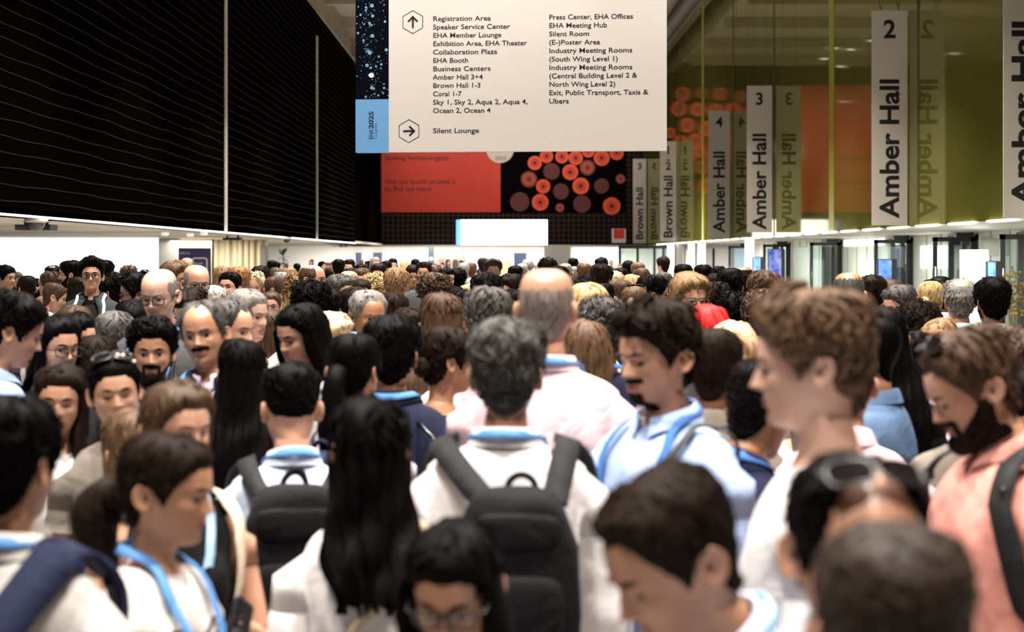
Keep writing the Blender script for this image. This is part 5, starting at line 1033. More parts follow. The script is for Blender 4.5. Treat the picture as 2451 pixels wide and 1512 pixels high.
def backpack(p, col, label, drop=0.0, wide=.045, size=1.0, xo=0.0):
    """two-strap rucksack hanging on a person's back: a thing of its own"""
    b, fin = p['b'], p['fin']; m = cloth_mat(CLOTH[col]); zt = b.zc - .19 * b.k - drop; hgt = .23 * size; yb = .135 * b.k + .098
    v, f = superbox((xo, yb + .012, zt - hgt), (.155 * size, .085 * size, hgt), .45); v[:, 0] *= 1 - .18 * sstep(zt - .2, zt, v[:, 2]); v = v + (wob(v, 22, b.seed) * .006)[:, None]
    root = link_mesh('backpack', fin(v), fl(f), m); root.location = p['loc']; root.rotation_euler = (0, 0, math.radians(p['yaw'])); tag(root, label, 'backpack')
    A = lambda name, V, F, mm: link_mesh(name, fin(V), fl(F), mm, root)
    v, f = superbox((xo, yb + .085 * size, zt - hgt * 1.38), (.12 * size, .045 * size, hgt * .48), .4); A('pocket', v, f, m)
    v, f = superbox((xo, yb + .070 * size, zt - hgt * .45), (.11 * size, .035 * size, hgt * .22), .5); A('pocket', v, f, m)
    an = np.linspace(0, np.pi, 12); v, f = tube_np(np.stack([xo + .034 * np.cos(an), 0 * an + yb - .045, zt - .012 + .036 * np.sin(an)], -1), .008, 8); A('handle', v, f, m)
    for sd in (1, -1):
        a = np.linspace(0, 1, 36); phs = np.radians(np.interp(a, [0, .15, .35, .47, .53, .62, 1], [104, 72, 54, 66, 90, 114, 164]) * sd); sr = np.interp(a, [0, .15, .35, .47, .53, .62, 1], [35.5, 34, 29.8, 27.8, 27.4, 27.7, 30.6])
        of = p['joff'] + .020
        Pq = b.loft(phs, sr); Nq = b.normal(phs, sr); Pq = Pq + Nq * of; e = np.array([xo + sd * .085 * size, yb - .03, zt - .045]); i0 = 23; tt = np.clip((np.arange(36) - i0) / (35.0 - i0), 0, 1)[:, None]
        Pq = np.where(tt > 0, Pq[i0] * (1 - tt) + e * tt + np.array([0, .012, 0]) * np.sin(np.pi * tt), Pq); Nb = Nq[i0] * (1 - tt) + np.array([0, 1, .25]) * tt; Nq = np.where(tt > 0, Nb / np.linalg.norm(Nb, axis=1, keepdims=True), Nq)
        sv, sf = ribbon(Pq, Nq, wide, .012); A('strap', sv, sf, cloth_mat(tuple(min(1, c * 2.6 + .012) for c in CLOTH[col]) if col == 'black' else CLOTH[col]))
        A('buckle', *superbox(b.loft(phs[13:14], sr[13:14])[0] + b.normal(phs[13:14], sr[13:14])[0] * (p['joff'] + .024), (.02, .008, .015), .5, 12, 8), mat('buckle_black', (.01, .01, .01), .35))

def line_print(p):
    """looping line drawing printed across the chest of a tee"""
    b = p['b']; Vs, Fs, o = [], [], 0
    for pts in ([(-34, 31.2), (-26, 31.6), (-22, 32.3), (-28, 32.6), (-36, 32.2), (-40, 31.5), (-30, 31.0), (-12, 31.2), (2, 31.5), (12, 31.1), (20, 30.7), (26, 31.0), (22, 31.6), (14, 31.5)], [(-6, 31.6), (-18, 32.6), (-26, 33.8), (-24, 35.0), (-14, 35.6), (-8, 35.2)], [(4, 31.6), (16, 32.0), (24, 32.9), (20, 34.0), (14, 34.6), (20, 35.4), (30, 35.6)]):
        q = np.array(pts, float); t = np.linspace(0, len(q) - 1, len(q) * 6); i = np.minimum(t.astype(int), len(q) - 2); u = (t - i)[:, None]; g = lambda k: q[np.clip(i + k, 0, len(q) - 1)]
        c = .5 * (2 * g(0) + (g(1) - g(-1)) * u + (2 * g(-1) - 5 * g(0) + 4 * g(1) - g(2)) * u ** 2 + (3 * g(0) - g(-1) - 3 * g(1) + g(2)) * u ** 3)
        v, f = band(b, np.radians(c[:, 0]), c[:, 1], .0165 + .006 * sstep(31, 36, c[:, 1]), width=.009, th=.0012); Vs.append(v); Fs.append(f + o); o += len(v)
    link_mesh('line_print', p['fin'](np.concatenate(Vs)), fl(np.concatenate(Fs)), BLACK, p['root'])
def held_phone(p, label, side=0, dims=(.078, .155, .010), col=(.012, .012, .014)):
    c, f, cu, ea = p['hands'][side]; c = c + cu * .026 + f * .035; ax = [ea * dims[0] / 2, f * dims[1] / 2, cu * dims[2] / 2]; v, fc = superbox((0, 0, 0), (1, 1, 1), .18, 24, 10); v = c + v[:, :1] * ax[0] + v[:, 1:2] * ax[1] + v[:, 2:3] * ax[2]
    o = link_mesh('phone', p['fin'](v), fl(fc), mat('phone_case', col, .3)); o.location = p['loc']; o.rotation_euler = (0, 0, math.radians(p['yaw'])); tag(o, label, 'phone')
    g = c + cu * (dims[2] / 2 + .0006); s_ = [g + ax[0] * a * .9 + ax[1] * d * .93 for a, d in ((-1, -1), (1, -1), (1, 1), (-1, 1))]
    link_mesh('phone_screen', p['fin'](np.array(s_)), [(0, 1, 2, 3)], mat('phone_glass', (.02, .022, .03), .05), o, False)

def shoulder_bag(p, label):
    """small black bag with shiny rings hanging behind one shoulder on a thin strap"""
    b = p['b']; c = np.array([-.15, .235, b.zc - .36]); v, f = superbox(c, (.085, .045, .075), .5); o = link_mesh('handbag', p['fin'](v), fl(f), mat('bag_black', (.004, .004, .004), .18)); o.location = p['loc']; o.rotation_euler = (0, 0, math.radians(p['yaw'])); tag(o, label, 'handbag')
    A = lambda n, P, r, m: link_mesh(n, *[g(q) for g, q in zip((p['fin'], fl), tube_np(P, r, 8))], m, o)
    A('strap', [c + np.array([-.08, 0, .06]), c + np.array([-.07, .0, .20]), np.array([-.12, .11, b.zc - .105]), np.array([-.125, .0, b.zc - .075]), np.array([-.12, -.10, b.zc - .14])], .007, mat('bag_black', (.004, .004, .004), .18))
    for k in range(3):
        t = np.linspace(0, 2 * np.pi, 14); q = c + np.array([-.06 + .055 * k, .05, .045 - .04 * (k % 2)]); A('ring', q + np.stack([.016 * np.cos(t), 0 * t, .016 * np.sin(t)], -1), .0035, mat('ring_silver', (.8, .8, .8), .15, 1.0))
# ---------------------------------------------------------------- the crowd
SPECS = []
def P(*a, **k): SPECS.append((a, k)); return k
# nearest rows
P(2128, 1240, 520, 172, 'crop', (.026, .017, .012), 't', ('tee', 'white'), 'closest cropped dark head seen from behind, at the bottom edge below the sunglasses wearer', hx=dict(top=.012, side=.008, back=.009, locks=260), hp=0)
P(2038, 1080, 440, 6, 'reced', 'bk', 'f', ('tee', 'pale'), 'person with big dark sunglasses on receding black hair, face hidden by the cropped head', sun=1, hp=12, hx=dict(top=.009, rec=1.7), hy=4)
P(1592, 1100, 385, -60, 'crop', 'db', 'm', ('shirt', 'pale'), 'dark-haired man bowing his head in a pale striped shirt with a black bag strap', hp=16, hy=-8, lean=15, hx=dict(top=.018, side=.009, back=.011, rec=.35, locks=320, len=2.2, wid=.004), pat='vstripe', pat2=(.42, .50, .72), lany='l', strap=(1, 'black', .045, False), eyes='down')
P(1092, 1238, 322, -12, 'long', 'bk', 'm', ('knit', 'black'), 'black-haired woman in glasses looking down at the bottom edge, long straight hair', sex='f', hp=22, hx=dict(long=.42, front=.38, open=52, wB=.12, fw=1.3), glasses='dark', eyes='down')
P(20, 932, 300, 163, 'short', 'bk', 'm', ('shirt', 'offwhite'), 'black-haired man seen from behind, white shirt, wide navy bag strap, cut by the edge', hp=4, lany='b', hx=dict(top=.018, side=.013, back=.014, locks=260), pack=('navy', 'navy bag with a wide strap on the man in white at the edge', -.02, .085, .9))
P(398, 1030, 262, 62, 'tied', 'db', 'm', ('tee', 'offwhite'), 'woman in profile in a white tee with looping black line drawing and blue lanyard', sex='f', hy=14, hp=8, hx=dict(pony=.16, pz=.07, pw=.060, top=.016, side=.014, back=.016, locks=200), lany='b', eyes='down', extra=line_print)
P(424, 905, 224, 22, 'long', 'br', 'f', ('tank', 'black'), 'long brown-haired woman in a black top with bare arms, holding a dark phone', sex='f', hy=20, hp=4, hx=dict(open=66, long=.36), arms=('phone', 'phone'), strap=(1, 'cream', .055, False), lany='l', extra=lambda p: held_phone(p, 'dark phone held by the long brown-haired woman in the black top', 0, (.10, .17, .012)))
P(324, 976, 203, -158, 'long', 'mb', 'f', ('tee', (.016, .008, .075)), 'light brown-haired woman in violet blue, turned away beside the woman with closed eyes', sex='f', hx=dict(open=84))
P(886, 945, 240, 184, 'wavy', 'bk', 'm', ('tee', 'white'), 'woman seen from behind, very long wavy black hair over a short-sleeved white tee', sex='f', hx=dict(long=.22, wB=.100, wave=.008, open=80, top=.014, side=.014, locks=120, curl=.2, rough=.15, taper=.6), strap=(-1, 'beige', .022, True), legs='beige')
P(1212, 755, 240, 174, 'short', 'dg', 'f', ('shirt', 'white'), 'grey-haired man seen from behind in a white shirt and black rucksack, blue lanyard', hx=dict(top=.022, side=.012, back=.012, locks=300, mess=1.0, lift=.007), lany='b', hp=2, pack=('black', 'big black rucksack with wide straps on the grey-haired man in white', -.06, .062, .92, -.055))
P(1304, 643, 200, 172, 'bald', (.22, .175, .145), 'f', ('shirt', 'pink'), 'tall bald man seen from behind in a pale pink shirt, shiny crown above the crowd', hp=0, lany='b', hx=dict(side=.0025, back=.003, bald=1.5), bw=1.02)
P(1570, 708, 228, -46, 'messy', 'db', 'f', ('shirt', 'blue'), 'dark tousled man with a goatee in a pale blue shirt with blue lanyard', hy=-6, hp=8, beard=('goatee', 'db', .003), lany='d', strap=(1, 'dgrey', .018, True), hx=dict(top=.024, side=.011), eyes='down')
P(1944, 676, 306, -100, 'big', 'mb', 'p', ('tee', 'white'), 'tall young man in profile with thick brown hair standing close to the camera', hp=6, hx=dict(top=.028, side=.010, back=.012, quiff=.010, nape=.03, locks=420, len=2.2, wid=.0055, lift=.009, rough=.25), eyes='down')
P(2318, 772, 250, -78, 'swept', 'br', 'f', ('shirt', 'salmon'), 'bearded man in a salmon shirt with sunglasses on his head, looking down', hp=24, hy=-6, lean=3, beard=('full', 'db', .012), sun=1, sleeve=.86, hx=dict(top=.020), pack=('black', 'black rucksack on the bearded man in the salmon shirt', .0, .05, .95), eyes='down', hr=0)
P(1828, 858, 225, 128, 'crop', 'bk', 't', ('shirt', 'navy'), 'dark-haired man turned away in navy, blue lanyard, tucked behind the tall young man', hp=22, lany='d', hx=dict(top=.018, side=.009, back=.010, locks=200))
P(1706, 783, 184, 156, 'crop', 'db', 'b', ('shirt', 'taupe'), 'cropped dark-skinned person seen from behind below the bright red hair', hp=4)
P(1776, 792, 172, -62, 'swept', 'lb', 'p', ('shirt', 'white'), 'fair-skinned face in profile peering out beside the cropped dark-skinned person', hp=4)
P(698, 862, 190, 188, 'fade', 'bk', 'f', ('shirt', 'pale'), 'man with faded black hair seen from behind, pale blue shirt, black rucksack', hp=14, hy=6, lany='b', hx=dict(nape=.065, top=.020), pack=('black', 'black rucksack on the man with faded hair and pale blue shirt', -.09, .05, 1.0))
P(580, 808, 168, 176, 'long', 'bk', 'f', ('knit', 'black'), 'woman in black seen from behind with shiny straight black hair', sex='f', hx=dict(long=.40, wB=.12, top=.012))
P(846, 795, 176, 152, 'tied', 'bk', 'm', ('tee', 'lilac'), 'black-haired woman turned away with a long low ponytail, lilac tee and dark rucksack', sex='f', hx=dict(pony=.34, pz=.10, pw=.034, top=.016, side=.012), hy=8, pack=('navy', 'dark rucksack on the woman with the long low ponytail', -.06, .05, .95))
P(938, 748, 172, 168, 'short', 'bk', 'm', ('shirt', 'white'), 'black-haired man seen from behind in a dark navy jacket with blue lanyard', jacket='navy', lany='b', hx=dict(top=.026, side=.016, back=.018, locks=220), hy=8, extra=lambda p: shoulder_bag(p, 'shiny black handbag with metal rings hanging behind the man in the dark navy jacket'))
P(1072, 778, 160, 112, 'bun', 'db', 'm', ('tank', 'black'), 'woman in a black sleeveless top with dark brown hair pinned up, bare shoulders', sex='f', hx=dict(top=.022, side=.018, back=.020, bun=(.085, .10, .042), locks=240, mess=1.0, curl=.5), hp=8)
P(1169, 681, 146, 176, 'short', 'dg', 'f', ('shirt', 'pink'), 'grey-brown wavy-haired man seen from behind next to the bald man', hx=dict(top=.024, side=.012, back=.012, locks=260, mess=1.2, lift=.008), hy=-4)
P(1060, 698, 140, 180, 'long', 'br', 'f', ('knit', 'cream'), 'woman with long light-streaked brown hair seen from behind', sex='f', hx=dict(long=.40, wB=.125, side=.022, top=.018, locks=240, lift=.006))
P(1406, 674, 124, 34, 'bob', 'bl', 'f', ('blouse', 'white'), 'blonde woman with a side parting looking down beside the bald head', sex='f', hy=6, hp=8, hx=dict(long=.10, open=74, side=.022), eyes='down')
P(1443, 711, 140, 182, 'curly', 'dg', 'b', ('knit', 'navy'), 'dark grey tightly curled head seen from behind, navy jacket', hx=dict(top=.022, side=.014, back=.015, locks=420, len=1.2, rough=.4), lany='d')
P(1400, 762, 149, 184, 'bob', 'mb', 'f', ('blouse', 'cream'), 'smooth brown bob seen from behind, under the dark grey curls', sex='f', hx=dict(long=.06, side=.026, back=.03))
P(1697, 727, 128, 176, 'bob', 'rd', 'f', ('tee', 'dgrey'), 'person with vivid bright red dyed hair seen from behind', sex='f', hx=dict(long=.04, side=.026, back=.03, top=.024))
P(1758, 766, 138, 170, 'bob', 'pb', 'f', ('tee', 'cream'), 'pale blonde head just below the bright red hair', sex='f', hx=dict(long=.05))
P(1651, 648, 116, 22, 'fringe', 'lb', 'f', ('tee', 'green'), 'woman with a light brown fringe and thin metal glasses', sex='f', hp=8, glasses='metal', hx=dict(side=.022, back=.024, long=.04, open=76, top=.028))
P(1762, 698, 98, 190, 'curly', 'bk', 'm', ('tee', 'lilac'), 'black curly head with dark sunglasses pushed up, under the white lanyard', sun=1, hx=dict(top=.030))
P(1712, 673, 82, 184, 'curly', 'db', 'm', ('tee', 'dgrey'), 'dark wavy head seen from behind between the fringe and the white lanyard', hx=dict(top=.030, locks=240))
P(1830, 644, 103, 168, 'short', 'br', 'f', ('shirt', 'grey'), 'man with brown hair and a swirl at the crown, under the violet display', hx=dict(top=.026, side=.012, locks=260, sweep=.5), hy=-8)
P(1836, 690, 118, 182, 'curly', 'br', 'f', ('tee', 'taupe'), 'curly brown head directly behind the thick-haired young man', hx=dict(locks=300))
P(2030, 652, 110, 168, 'bald', 'dg', 't', ('shirt', 'dgrey'), 'balding man with cropped sides seen from behind beyond the thick brown hair', hx=dict(side=.004, back=.005, bald=.7), hy=10)
P(2086, 655, 92, 166, 'short', 'db', 't', ('shirt', 'black'), 'dark-haired man half hidden behind the balding man with cropped sides', hx=dict(locks=150))
P(2052, 662, 100, 120, 'horseshoe', 'gr', 't', ('shirt', 'black'), 'grey-haired cheek and ear between the balding man and the dark hair beside him', face=True, dy=1.9)
P(2152, 678, 93, -62, 'short', 'dg', 'f', ('shirt', 'dgrey'), 'man with short grey-brown hair in profile beside the blue display', hp=10, eyes='down', hx=dict(quiff=.006))
P(2200, 716, 116, 186, 'curly', 'db', 'f', ('tee', 'brown'), 'mop of dark brown curls in front of the sunglasses-topped blonde', sex='f', hx=dict(top=.040, side=.034, back=.036, locks=520))
P(2228, 672, 92, 150, 'tied', 'bl', 'f', ('tee', 'cream'), 'blonde woman with dark glasses on her hair tied at the back', sex='f', sun=1, hx=dict(pony=.12, pz=.09, pw=.035, side=.014))
P(2250, 660, 84, 178, 'crop', 'bk', 'b', ('shirt', 'white'), 'round dark cropped head seen from behind next to the balding grey man', hx=dict(side=.006))
P(2134, 666, 80, 176, 'bob', 'br', 'f', ('tee', 'dgrey'), 'brown crown with a lighter streak in front of the open black door', sex='f')
P(2297, 666, 103, 177, 'spot', 'gr', 'f', ('shirt', 'lilac'), 'balding man with wispy grey hair in a pale striped shirt and lanyard', pat='hstripe', pat2=(.45, .42, .56), lany='l', hx=dict(spot=.042, top=.014, side=.013, back=.014, mess=.9, lift=.006, locks=200))
P(2376, 660, 104, 158, 'short', 'bk', 'm', ('shirt', 'pale'), 'black-haired bearded man turned away in a grey jacket', jacket='taupe', beard=('full', 'bk', .006), hx=dict(top=.026, side=.016, back=.018, locks=180), hy=24)
P(2250, 760, 120, -28, 'long', 'lb', 'f', ('shirt', 'pink'), 'light brown-haired woman with a forehead showing above the bearded man', sex='f', hp=20, eyes='down', arms=('phone', 'phone'), hx=dict(open=58))
P(2120, 730, 150, 184, 'long', 'bk', 'm', ('knit', 'black'), 'long shiny black hair seen from behind the shaved head', sex='f', hx=dict(long=.42, wB=.12))
P(2084, 760, 172, -116, 'crop', 'bk', 't', ('shirt', 'denim'), 'shaven-headed bearded man in a denim jacket, turned away', beard=('full', 'bk', .009), hx=dict(top=.002, side=.0015, back=.0015, locks=0), hp=2, coll=True)
P(2022, 800, 205, 170, 'short', 'br', 'f', ('shirt', 'pink'), 'person in a pale pink shirt whose head is hidden by the thick brown hair', hp=10)
P(2190, 788, 141, 138, 'short', 'bk', 'm', ('shirt', 'pink'), 'dark purple-tinted hair and ear of a person turned away in pink and white', hx=dict(side=.016, back=.018, top=.022, locks=200), pat='hstripe', pat2=(.6, .4, .44))
P(2318, 822, 190, 170, 'short', 'db', 'f', ('knit', 'taupe'), 'person in a grey-brown jacket standing hidden behind the bearded man', hp=14)
P(2434, 778, 182, 168, 'curls', 'br', 'f', ('tee', 'plum'), 'curly brown-haired woman with a hair clip, cut by the edge above the salmon shirt', sex='f', clip=(2.6, 4.5, 3), hx=dict(long=.16))
P(2472, 878, 215, 176, 'long', 'bk', 'm', ('knit', 'black'), 'black hair of a person cut off by the edge beside the salmon collar', sex='f')
P(2445, 850, 100, 178, 'short', 'bk', 'm', ('tee', 'dgrey'), 'small dark crown at the edge under the man in grey', dy=-4.6)
P(1562, 768, 178, 178, 'short', 'br', 'f', ('knit', 'beige'), 'person in a sand-coloured top whose head is hidden by the tousled man with the goatee')
# middle rows by the slatted wall
P(34, 690, 156, 112, 'short', 'bk', 'f', ('shirt', 'blue'), 'black-haired man looking down at the edge in a light blue shirt', hp=20, hx=dict(top=.026, side=.016, back=.020, locks=260, mess=1.0))
P(132, 752, 152, 40, 'long', 'bk', 'f', ('tee', 'black'), 'smiling woman with long black hair and dark-rimmed glasses', sex='f', glasses='dark', smile=.7, hx=dict(front=.30, open=60), hy=6)
P(178, 745, 124, 74, 'long', 'bk', 'f', ('tee', 'black'), 'dark-haired woman in profile just behind the smiling woman in glasses', sex='f', hx=dict(open=66))
P(140, 868, 174, 12, 'long', 'db', 'f', ('tee', 'white'), 'young woman with long dark hair and lowered eyes, white top with a red strap', sex='f', eyes='shut', hx=dict(front=.22, open=56, long=.36), strap=(1, 'red', .022, False), hr=3)
P(270, 846, 178, 16, 'bun', 'bk', 'f', ('tee', 'taupe'), 'woman with black hair pulled back, eyes closed, pearl hair clip', sex='f', eyes='shut', clip=(.75, 2.6, 4), sun=1, hx=dict(bun=(.14, .11, .04)), hr=-6)
P(366, 752, 150, 8, 'curly', 'bk', 'm', ('shirt', 'grey'), 'young man with black wavy hair and a trimmed beard facing the camera', beard=('full', 'db', .0025), hp=4, hx=dict(top=.024, side=.014, locks=260, lift=.006, rough=.4))
P(276, 742, 122, 184, 'short', (.085, .078, .072), 'f', ('shirt', 'dgrey'), 'greying head seen from behind next to the young bearded man', hx=dict(locks=200, mess=1.0))
P(312, 716, 94, 20, 'slick', 'bk', 'm', ('shirt', 'black'), 'flat black hair over a forehead behind the greying head', hp=26)
P(232, 800, 140, 176, 'bob', 'db', 'f', ('tee', 'plum'), 'dark brown head between the smiling woman in glasses and the bearded young man', sex='f', hx=dict(long=.16))
P(386, 644, 124, -12, 'bald', 'gr', 'p', ('shirt', 'pale'), 'bald man in rectangular dark glasses looking down', glasses='dark', hp=12, jacket='dgrey', lany='b', eyes='down', hx=dict(bald=1.1, side=.003))
P(466, 634, 92, 24, 'bald', 'gr', 'f', ('shirt', 'dgrey'), 'bald man with dark round glasses and a short grey beard before the purple banner', glasses='dark', beard=('full', 'gr', .005), hp=6, hx=dict(bald=.9))
P(417, 621, 76, 62, 'slick', 'mb', 'f', ('shirt', 'dgrey'), 'man with slicked brown hair, glasses and beard in profile', glasses='dark', beard=('full', 'br', .008), hx=dict(top=.030))
P(490, 716, 156, -6, 'reced', 'dg', 'm', ('shirt', 'lilac'), 'smiling man with a moustache and receding hair in an open navy jacket', smile=1.0, beard=('moustache', 'db', .003), jacket='navy', hr=-8, hp=2, lany='b')
P(548, 712, 134, 62, 'short', 'dg', 'f', ('shirt', 'taupe'), 'ruddy man in profile squeezed between the moustached man and the grey-haired woman', hx=dict(rec=.6, locks=200, mess=1))
P(590, 690, 132, 52, 'tied', 'gr', 'p', ('knit', 'offwhite'), 'woman with grey-blonde hair tied back in a white cardigan, in profile', sex='f', hy=8, hx=dict(bun=(.10, .11, .03), pony=.1, top=.014))
P(648, 697, 70, 2, 'tied', 'br', 'f', ('tee', 'taupe'), 'woman in thin round glasses with brown hair pulled back, facing the camera', sex='f', glasses='metal', hp=4)
P(652, 740, 92, 180, 'long', 'br', 'f', ('knit', 'navy'), 'long straight brown hair seen from behind below the woman in round glasses', sex='f')
P(722, 723, 152, -42, 'bob', 'bk', 'f', ('blouse', 'white'), 'smiling woman with a dark bob looking down, patterned white top', sex='f', smile=.8, hp=14, eyes='down', hx=dict(long=.10, side=.026, back=.03, open=56), pat='spots', pat2=(.30, .20, .45))
P(745, 669, 104, 172, 'curly', 'bk', 'm', ('shirt', 'white'), 'black wavy head seen from behind with one ear showing beneath the bald man in glasses', hx=dict(top=.032, locks=360, len=2.0))
P(790, 690, 100, 186, 'short', 'bk', 'm', ('shirt', 'pink'), 'smooth black head behind the black wavy head', hx=dict(side=.018, back=.02), dy=.5)
P(811, 654, 74, 42, 'short', 'dg', 'f', ('shirt', 'offwhite'), 'greying man in dark glasses and lanyard looking sideways', glasses='dark', jacket='dgrey', lany='l', hy=12, hp=4, hx=dict(top=.028, locks=200, mess=.8))
P(791, 744, 128, 64, 'bob', 'pb', 'f', ('knit', 'cream'), 'blonde woman with shiny clips in her hair behind the dark bob', sex='f', hp=14, clip=(.2, 2.0, 3), hx=dict(long=.16, open=60))
P(880, 692, 116, 22, 'reced', 'gr', 't', ('shirt', 'grey'), 'tanned man with short grey hair and a shiny forehead', hy=8, hp=6, hx=dict(rec=.5, top=.015))
P(852, 684, 96, 174, 'short', 'db', 'm', ('shirt', 'pale'), 'dark head seen from behind with a pale lanyard and navy jacket', jacket='navy', lany='l', hx=dict(top=.026, side=.014, locks=200))
P(899, 651, 68, 178, 'curly', 'bl', 'f', ('shirt', 'navy'), 'grey-blonde curls seen from behind', hx=dict(top=.038, side=.032, back=.034, locks=420))
P(949, 638, 77, 176, 'short', 'lb', 'f', ('shirt', 'blue'), 'grey-blond smooth head seen from behind above a bright blue shirt', hx=dict(top=.024, side=.014, back=.015, locks=220))
P(945, 698, 98, 182, 'long', 'db', 'f', ('knit', 'taupe'), 'long dark brown hair seen from behind below the grey-blond head', sex='f')
P(1040, 649, 88, 184, 'curly', 'br', 'f', ('shirt', 'white'), 'thick brown curls seen from behind above the light-streaked long hair', hx=dict(top=.034, side=.022, back=.024, locks=520, len=1.5))
P(978, 732, 112, 36, 'long', 'db', 'f', ('tee', 'taupe'), 'forehead and dark hair of a woman behind the black-haired man in navy', sex='f', hp=10)
P(1102, 690, 100, 178, 'short', 'bk', 'f', ('shirt', 'black'), 'dark head behind the light-streaked hair and the grey-brown man', dy=.4)
P(1086, 684, 70, 10, 'bob', 'bk', 'f', ('tee', 'white'), 'forehead and eyes of a dark-haired woman beside the thick brown curls', sex='f', hp=14)
P(1165, 650, 96, 178, 'short', 'bk', 'm', ('shirt', 'white'), 'thick black head seen from behind above the grey-brown wavy man', hx=dict(top=.028, side=.018, back=.02, locks=300, mess=1.0))
P(1120, 678, 66, 20, 'long', 'bl', 'f', ('tee', 'cream'), 'golden-haired woman whose face shows beside the thick black head', sex='f')
P(1221, 652, 68, -50, 'short', 'db', 'f', ('shirt', 'white'), 'dark-haired man in glasses in profile between the black head and the bald head', glasses='dark', hp=8, hx=dict(top=.026, quiff=.008))
P(1246, 658, 66, 186, 'curly', 'bk', 'm', ('shirt', 'dgrey'), 'small dark curly head half behind the bald head')
P(1232, 690, 100, 182, 'short', 'bk', 'm', ('shirt', 'black'), 'dark head between the grey-brown wavy man and the bald ear', dy=.3)
P(1180, 617, 52, 4, 'swept', 'br', 'f', ('shirt', 'white'), 'brown-haired man facing the camera under the bright screen', hx=dict(top=.030, sweep=.7))
P(1336, 635, 64, 182, 'short', 'bk', 'm', ('shirt', 'white'), 'black glossy head just behind the bald crown', hx=dict(top=.024, side=.014, back=.016))
P(1353, 630, 50, 178, 'bald', 'gr', 'f', ('shirt', 'white'), 'fair bald head beyond the black glossy head')
P(1375, 637, 46, 182, 'crop', 'gr', 'f', ('shirt', 'grey'), 'cropped grey head seen from behind beyond the blonde woman', hx=dict(side=.007))
P(1398, 628, 48, 176, 'short', 'mb', 'f', ('shirt', 'taupe'), 'cropped sandy brown head seen from behind beyond the blonde woman')
P(1440, 629, 64, 170, 'short', 'db', 'f', ('shirt', 'white'), 'dark brown-haired man in a navy jacket with a blue lanyard, one ear showing', jacket='navy', lany='b', hx=dict(top=.030, side=.016, locks=280, mess=1.1), hy=-10)
P(1446, 677, 74, 182, 'bun', 'bk', 'f', ('tee', 'navy'), 'black hair rolled into a bun beside the blonde woman', sex='f')
P(1395, 666, 92, 180, 'curly', 'bk', 'm', ('tee', 'dgrey'), 'dark wavy crown directly behind the blonde woman', dy=.5)
P(1490, 670, 68, 176, 'crop', 'br', 'f', ('shirt', 'white'), 'short brown-haired man in a black suit seen from behind', jacket='black', hx=dict(top=.014, side=.006))
P(1518, 684, 88, 166, 'tied', 'mb', 'f', ('tee', 'brown'), 'chestnut-haired person with sunglasses on the head beside the tousled man', sex='f', sun=1, hx=dict(top=.016, side=.014))
P(1562, 655, 86, 104, 'short', 'bk', 'm', ('shirt', 'white'), 'black-haired man in reflective sunglasses in profile', glasses='dark', hx=dict(top=.022, side=.012, back=.014), hp=4)
P(1604, 680, 70, -20, 'bob', 'bk', 'f', ('blouse', 'white'), 'dark-haired woman in white partly behind the light brown fringe', sex='f', sun=1)
P(1588, 650, 56, 160, 'short', 'dg', 'f', ('shirt', 'taupe'), 'grey-brown head turned away beyond the man in reflective sunglasses')
P(1636, 631, 58, 182, 'short', 'bk', 'm', ('shirt', 'black'), 'round black head under the slim white columns', hx=dict(side=.014, back=.016))
P(1684, 632, 57, 184, 'short', 'bk', 'm', ('shirt', 'dgrey'), 'tall black head with a white lanyard under the yellow glass joint', lany='w', hx=dict(side=.012))
P(1720, 636, 54, 150, 'crop', 'bk', 't', ('shirt', 'dgrey'), 'dark cropped head with a warm tan face under the glazed door', hx=dict(top=.012))
P(1711, 653, 62, 182, 'short', 'db', 'm', ('shirt', 'black'), 'dark brown smooth head in front of the dark cropped head with a tan face')
P(1748, 640, 80, 178, 'short', 'bk', 'm', ('shirt', 'dgrey'), 'black-haired man seen from behind with a broad white lanyard', lany='w', hx=dict(top=.022, side=.014, back=.016), legs='black')
P(1779, 638, 68, 170, 'horseshoe', 'db', 't', ('shirt', 'dgrey'), 'balding man with a bare crown beside the broad white lanyard', hx=dict(bald=.5, side=.006, back=.007))
P(1588, 612, 40, -140, 'short', 'db', 'f', ('shirt', 'white'), 'man in a dark suit and pale collar standing tall before the black glass doors', jacket='navy', lany='l')
P(1528, 627, 42, 70, 'crop', 'mb', 't', ('shirt', 'white'), 'tan-faced man in profile by the black glass doors')
P(1504, 622, 40, 184, 'short', 'bk', 'm', ('shirt', 'white'), 'black head in a white shirt by the black glass doors')
P(1440, 613, 36, 182, 'curly', 'bk', 'm', ('shirt', 'dgrey'), 'black head rising against the pale blue panel', hx=dict(locks=60))
P(1372, 616, 34, 182, 'short', 'bk', 'm', ('shirt', 'navy'), 'black head against the pale blue panel beside the white column')
P(1310, 613, 52, 178, 'messy', 'db', 'f', ('shirt', 'taupe'), 'tall brown wavy head before the white column and cyan window', hx=dict(top=.034))
P(1489, 640, 56, 180, 'long', 'bk', 'f', ('knit', 'black'), 'long black hair seen from behind before the low white counter', sex='f')
P(1470, 647, 58, 170, 'short', 'pb', 'f', ('shirt', 'grey'), 'pale blond head before the low white counter')
P(1515, 655, 66, 184, 'long', 'bl', 'f', ('knit', 'cream'), 'fair straight hair beside the short brown-haired man in the black suit', sex='f')
P(1538, 640, 50, 182, 'bob', 'br', 'f', ('knit', 'brown'), 'brown crown behind the man in reflective sunglasses', sex='f')
P(1408, 655, 60, 182, 'bun', 'bk', 'f', ('tee', 'black'), 'small dark head between the sandy brown head and the navy jacket', sex='f')
